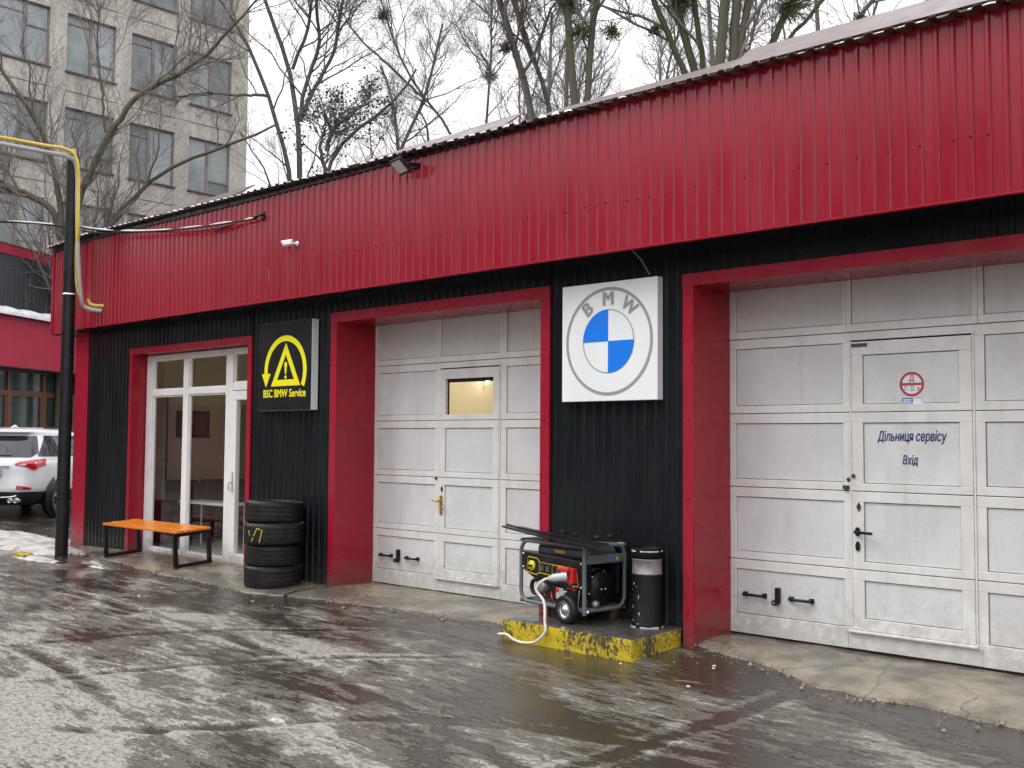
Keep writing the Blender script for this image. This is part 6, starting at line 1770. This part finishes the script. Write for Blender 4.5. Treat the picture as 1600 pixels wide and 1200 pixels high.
def heap(name, label, cx, cy, rx, ry, h, seed, mat, rot=0.0, thr=0.15, n=46):
    rg = np.linspace(-1, 1, n)
    U, V = np.meshgrid(rg, rg)
    ca, sa = math.cos(rot), math.sin(rot)
    X = cx + (U * rx * ca - V * ry * sa); Y = cy + (U * rx * sa + V * ry * ca)
    r2_ = U * U + V * V
    H = (1 - r2_) + 1.1 * (fbm(X * 3.1, Y * 3.1, 4, seed) - 0.5) - thr
    Z = ground_z(X, Y) + np.clip(H, -0.5, 1) * h + np.where(H > 0, 0.02 * (fbm(X * 12, Y * 12, 3, seed + 5) - 0.3), 0) + 0.006
    i = np.arange(n * n).reshape(n, n)
    F = np.stack([i[:-1, :-1], i[:-1, 1:], i[1:, 1:], i[1:, :-1]], -1).reshape(-1, 4)
    keep = (H.ravel()[F] > -0.12).any(1)
    F = F[keep]
    used = np.unique(F); mp_ = np.zeros(n * n, int); mp_[used] = np.arange(len(used))
    me = np_mesh(name, np.stack([X, Y, Z], -1).reshape(-1, 3)[used], mp_[F])
    me.materials.append(mat)
    o = link(name, me, kind='stuff'); tag(o, label, 'snow')
    return o
heap('snow_heap', 'low heap of dirty snow beside the foot of the black post', -14.75, -0.62, 1.0, 0.36, 0.12, 31, M['slushy_snow'], rot=0.1)
heap('snow_heap', 'white snow edging around the yellow kerb stone', -13.72, -1.13, 0.62, 0.13, 0.035, 32, M['slushy_snow'], rot=0.05)
heap('snow_heap', 'wide patch of grey snow left of the black post', -17.3, -0.5, 2.0, 0.7, 0.10, 36, M['slushy_snow'], rot=0.25)
for k, (x, y, a, b, lab) in enumerate(((-12.75, -0.80, 0.34, 0.045, 'thin strip of snow left of the front bench leg'), (-12.35, -0.98, 0.24, 0.04, 'small snow patch in front of the bench'), (-9.95, -1.70, 0.02, 0.012, 'small lump of snow in front of the tyres'),
                                         (-5.10, -3.42, 0.07, 0.03, 'small white clump of snow in the near slush'))):
    heap('snow_patch', lab, x, y, a, b, 0.018, 50 + k, M['slushy_snow'], rot=0.2 * k - 0.2, thr=0.45, n=26)

def leaf(x, y, s, rz, label):
    z = float(ground_z(np.array(x), np.array(y))) + 0.022
    m = MB(); v, f = [], []
    for i, t in enumerate(np.linspace(-1, 1, 7)):
        w_ = 0.42 * (1 - t * t) ** 0.7 + 0.01
        for q in (-1, 0, 1): v.append((t, q * w_ * (0.9 + 0.2 * math.sin(3 * t)), 0.10 * abs(q) + 0.10 * t * t))
        if i: a = 3 * i - 3; f += [(a, a + 1, a + 4, a + 3), (a + 1, a + 2, a + 5, a + 4)]
    v2 = [(p[0] * s, p[1] * s, p[2] * s) for p in v]
    o = m.add(v2, f, True).build('fallen_leaf', M['leaf_brown'], loc=(x, y, z)); o.rotation_euler = (0.05, 0, rz)
    tag(o, label, 'leaf', 'dead leaves on the ground')
leaf(-4.98, -1.00, 0.055, 0.3, 'brown dead leaf on wet asphalt in front of the plinth')
leaf(-3.11, -0.75, 0.05, 1.2, 'reddish dead leaf near the edge of the right apron')
leaf(-6.10, -0.05, 0.035, 0.9, 'pale dead leaf on the apron left of the plinth')
tag(MB().tube([(-4.02, -1.05, -0.075), (-3.94, -1.02, -0.074), (-3.85, -1.00, -0.076)], [0.006, 0.005, 0.003], 6).build('stick', M['wood_block']), 'thin brown stick on the wet asphalt before the right door', 'stick')
for k, (x, y, s) in enumerate(((-4.05, -0.50, 0.016), (-4.02, -0.56, 0.013), (-3.86, -1.12, 0.015), (-4.60, -0.86, 0.012))):
    m = MB().lathe([(0.0001, -0.5), (0.8, -0.3), (1.0, 0.1), (0.6, 0.5), (0.0001, 0.6)], 8, (0, 0, 0))
    o = m.build('ice_crumb', M['snow'], loc=(x, y, float(ground_z(np.array(x), np.array(y))) + 0.022)); o.scale = (s, s * 0.8, s * 0.7)
    tag(o, ('white ice crumb nearest the right red jamb', 'smaller ice crumb beside another near the right red jamb', 'ice crumb by the thin brown stick', 'ice crumb at the corner of the plinth')[k], 'ice', 'ice crumbs on the asphalt')

# ------------------------------------------------------------------ things inside, seen through the glass
def armchair(x, y, rz, label):
    t = thing('armchair', label, 'armchair', (x, y, 0.005), rz, 'armchairs in the waiting room')
    for nm, b in (('seat', (-0.32, 0.32, -0.34, 0.30, 0.12, 0.44)), ('backrest', (-0.36, 0.36, 0.22, 0.42, 0.40, 0.88)), ('arm', (-0.46, -0.325, -0.36, 0.38, 0.06, 0.62)), ('arm', (0.325, 0.46, -0.36, 0.38, 0.06, 0.62))):
        local(MB().box(*b).build(nm, M['armchair'], bevel=0.06, seg=3), t)
    return t
armchair(-14.05, 1.15, 1.45, 'dark red armchair behind the leftmost pane')
armchair(-14.1, 2.0, 1.5, 'dark red armchair behind the middle pane')
armchair(-13.0, 2.4, 0.2, 'dark red armchair nearest the shop door')
t = thing('wall_picture', 'red framed picture on the peach wall inside the shop', 'picture', (-14.68, 1.63, 1.75))
MB().box(-14.699, -14.67, 1.36, 1.92, 1.52, 1.93).build('frame', M['armchair'], t)
MB().box(-14.669, -14.664, 1.40, 1.88, 1.56, 1.89).build('print', M['picture'], t)
t = thing('white_table', 'low white edged table inside the shop behind the right pane', 'table', (-13.2, 0.95, 0.0))
MB().box(-13.65, -12.45, 0.82, 1.22, 0.60, 0.635).build('tabletop', M['white_pvc'], t, bevel=0.004)
for x in (-13.6, -12.5):
    for y in (0.87, 1.17): MB().tube([(x, y, 0.005), (x, y, 0.60)], 0.015, 8).build('leg', M['white_pvc'], t)
t = thing('cabinet', 'tall dark cabinet behind the leftmost shop pane', 'cabinet', (-14.45, 0.62, 0.0))
MB().box(-14.69, -14.25, 0.30, 0.98, 0.005, 2.2).build('carcass', M['armchair'], t, bevel=0.005)
MB().box(-14.248, -14.235, 0.65, 0.94, 0.1, 2.1).build('door', M['pipe_grey'], t)
MB().box(-14.248, -14.235, 0.33, 0.63, 0.1, 2.1).build('door', M['armchair'], t)
t = thing('curtain', 'white curtain hanging inside beside the shop door', 'curtain', (-10.75, 0.5, 1.0))
v, f = [], []
for i in range(26):
    a = i / 25
    for z, k_ in ((2.55, 1.0), (1.7, 0.75), (1.2, 0.5)):
        v.append((-10.30 - 0.55 * a * k_, 0.62 + 0.03 * math.sin(a * 40), z))
    if i: q = 3 * i - 3; f += [(q, q + 1, q + 4, q + 3), (q + 1, q + 2, q + 5, q + 4)]
MB().add(v, f, True).build('drape', M['white_pvc'], t)

WLm = pmat('lit_bulb', (1, 0.9, 0.7), 0.4, emit=(1.0, 0.86, 0.62), estr=14.0, col2=(1, 0.88, 0.66), var=0.3)
t = thing('wall_lamp', 'lit lamp seen through the window of the left grey door', 'lamp', (-9.2, 2.48, 2.22))
MB().lathe([(0.0001, -0.026), (0.020, -0.018), (0.027, 0.0), (0.020, 0.018), (0.0001, 0.026)], 16, (-9.17, 2.47, 2.235)).build('bulb', WLm, t)
MB().tube([(-9.30, 2.47, 2.265), (-9.17, 2.47, 2.265)], 0.006, 6).build('bracket', M['white_pvc'], t)
ld = bpy.data.lights.new('lamp_light', 'POINT'); ld.energy = 36; ld.color = (1.0, 0.92, 0.78); ld.shadow_soft_size = 0.06
lo_ = bpy.data.objects.new('lamp_light', ld); COL.objects.link(lo_); lo_.location = (-7.9, 1.9, 2.9); adopt(lo_, t)

# ------------------------------------------------------------------ white car parked by the far building
cf = math.radians(43)
CB = Vector((-20.22, 0.72, 0.0))
CAR = thing('parked_car', 'white crossover car parked tail towards us at the far left', 'car', (-20.22, 0.72, 0.005), math.atan2(math.cos(cf), -math.sin(cf)))
# local: x forward from the tail, y to the car's left, z up
RZ = [0.26, 0.34, 0.45, 0.55, 0.66, 0.80, 0.93, 1.02, 1.10, 1.20, 1.35, 1.48, 1.56, 1.60, 1.65, 1.685, 1.70]
XR = [0.16, 0.07, 0.02, 0.00, 0.02, 0.05, 0.06, 0.08, 0.14, 0.23, 0.36, 0.48, 0.54, 0.46, 0.52, 0.78, 1.25]
XF = [4.50, 4.60, 4.66, 4.69, 4.69, 4.66, 4.58, 4.35, 3.70, 3.50, 3.20, 2.95, 2.78, 2.70, 2.55, 2.35, 1.90]
HW = [0.80, 0.86, 0.90, 0.925, 0.94, 0.945, 0.94, 0.925, 0.89, 0.85, 0.785, 0.72, 0.675, 0.65, 0.60, 0.50, 0.26]
def cs(th, z, off=0.0):
    xr, xf, w = (float(np.interp(z, RZ, q)) for q in (XR, XF, HW))
    e = 2 / 5.5 if z < 1.05 else 2 / 4.2
    c_, s_ = math.cos(th), math.sin(th)
    cx, hx = (xr + xf) / 2, (xf - xr) / 2
    return (cx - (hx + off) * math.copysign(abs(c_) ** e, c_), -(w + off) * math.copysign(abs(s_) ** e, s_), z)
def patch(name, mat, th0, th1, z0f, z1f, off, nt=24, nz=10, parent=None, lab=None):
    v = []
    for i in range(nt + 1):
        th = th0 + (th1 - th0) * i / nt
        a, b = z0f(i / nt), z1f(i / nt)
        for j in range(nz + 1): v.append(cs(th, a + (b - a) * j / nz, off))
    f = [(i * (nz + 1) + j, (i + 1) * (nz + 1) + j, (i + 1) * (nz + 1) + j + 1, i * (nz + 1) + j + 1) for i in range(nt) for j in range(nz)]
    return local(MB().add(v, f, True).build(name, mat, label=lab), parent or CAR)
NT = 96
zs = list(np.linspace(0.26, 1.70, 46))
v = [cs(2 * math.pi * i / NT, z) for z in zs for i in range(NT)]
f = [(j * NT + i, j * NT + (i + 1) % NT, (j + 1) * NT + (i + 1) % NT, (j + 1) * NT + i) for j in range(len(zs) - 1) for i in range(NT)]
f += [tuple(range(NT - 1, -1, -1)), tuple((len(zs) - 1) * NT + i for i in range(NT))]
local(MB().add(v, f, True).build('body', M['car_white']), CAR)
patch('lower_bumper', M['car_black'], -math.pi, math.pi, lambda t: 0.255, lambda t: 0.50, 0.012, 120, 5)
# th = 0 is the tail; positive th = the car's right side
patch('rear_window', M['car_glass'], -0.80, 0.80, lambda t: 1.13 + 0.30 * max(0, abs(t - 0.5) * 2 - 0.72), lambda t: 1.53, 0.006, 30, 8)
patch('roof_spoiler', M['car_white'], -0.60, 0.60, lambda t: 1.585, lambda t: 1.64, 0.05, 20, 3)
for s in (-1, 1):
    patch('tail_light', M['lamp_red'], s * 0.16, s * 0.98, lambda t: 0.985 - 0.035 * math.sin(t * 3.1) - 0.05 * math.exp(-((t - 0.55) / 0.16) ** 2), lambda t: 1.025 + 0.06 * t ** 0.5 + 0.02 * t, 0.010, 20, 5)
    patch('reverse_lamp', M['lamp_clear'], s * 0.24, s * 0.40, lambda t: 0.985, lambda t: 1.005 + 0.015 * t, 0.014, 8, 3)
    patch('reflector', M['lamp_red'], s * 0.22, s * 0.60, lambda t: 0.545 - 0.0 * t, lambda t: 0.62 - 0.045 * t, 0.010, 12, 3)
    patch('side_window', M['car_glass'], s * 0.78, s * 2.2, lambda t: 1.15 - 0.02 * t, lambda t: 1.18 + 0.36 * min(1, t * 5) * min(1, (1 - t) * 3.2), 0.006, 40, 6)
local(MB().box(-0.012, 0.03, -0.262, 0.262, 0.80, 0.915).build('number_plate', M['white']), CAR)
m = MB(); rect_frame_pts = None
m.box(-0.016, -0.010, -0.268, 0.268, 0.794, 0.802).box(-0.016, -0.010, -0.268, 0.268, 0.913, 0.921).box(-0.016, -0.010, -0.268, -0.260, 0.802, 0.913).box(-0.016, -0.010, 0.260, 0.268, 0.802, 0.913)
local(m.build('plate_surround', M['navy']), CAR)
local(MB().box(0.03, 0.06, -0.40, 0.40, 0.955, 0.975).build('tailgate_trim', M['chrome']), CAR)
local(MB().tube([(0.22, 0.0, 1.20), (0.195, -0.15, 1.17), (0.20, -0.36, 1.165)], 0.013, 6).build('wiper', M['car_black']), CAR)
local(MB().tube(smooth_path([(0.03, 0.45, 0.40), (-0.015, 0.0, 0.395), (-0.005, -0.40, 0.405), (0.02, -0.55, 0.43)]), 0.016, 8).build('skid_trim', M['chrome']), CAR)
for y in (-0.45, -0.56):
    local(MB().lathe([(0.045, 0.06), (0.045, -0.06), (0.036, -0.06), (0.034, 0.03), (0.0001, 0.03)], 20, (0.03, y, 0.345), (1, 0, 0)).build('exhaust', M['chrome']), CAR)
local(MB().tube([(0.9, 0, 1.69), (1.05, 0, 1.72), (1.18, 0, 1.70)], [0.01, 0.03, 0.01], 8).build('aerial_fin', M['car_white']), CAR)
local(MB().box(1.2, 2.7, -0.53, -0.50, 1.66, 1.71).build('roof_rail', M['car_black']), CAR)
local(MB().box(1.2, 2.7, 0.50, 0.53, 1.66, 1.71).build('roof_rail', M['car_black']), CAR)
for x in (0.92, 3.66):
    for s in (-1, 1):
        # dark arch lip then the wheel
        local(MB().lathe([(0.36, -0.05), (0.435, -0.02), (0.43, 0.02), (0.0001, 0.02)], 36, (x, s * 0.90, 0.37), (0, s, 0)).build('wheel_arch', M['car_black']), CAR)
        w = local(MB().lathe([(0.235, -0.10), (0.335, -0.10), (0.36, -0.07), (0.365, 0.0), (0.36, 0.085), (0.335, 0.105), (0.245, 0.108), (0.235, 0.07)], 44, (x, s * 0.86, 0.36), (0, s, 0), True).build('wheel', M['rubber']), CAR)
        m = MB().lathe([(0.248, 0.09), (0.240, 0.106), (0.228, 0.09), (0.222, 0.02), (0.0001, 0.0)], 40, (x, s * 0.86, 0.36), (0, s, 0))
        for k in range(5):
            a = 2 * math.pi * k / 5 + 0.3
            for da in (-0.12, 0.12):
                m.bar((x + 0.05 * math.cos(a), s * 0.955, 0.36 + 0.05 * math.sin(a)), (x + 0.235 * math.cos(a + da), s * 0.952, 0.36 + 0.235 * math.sin(a + da)), 0.022, 0.035, (0, s, 0))
        m.lathe([(0.06, 0.07), (0.055, 0.10), (0.0001, 0.104)], 16, (x, s * 0.86, 0.36), (0, s, 0))
        local(m.build('rim', M['chrome']), w)
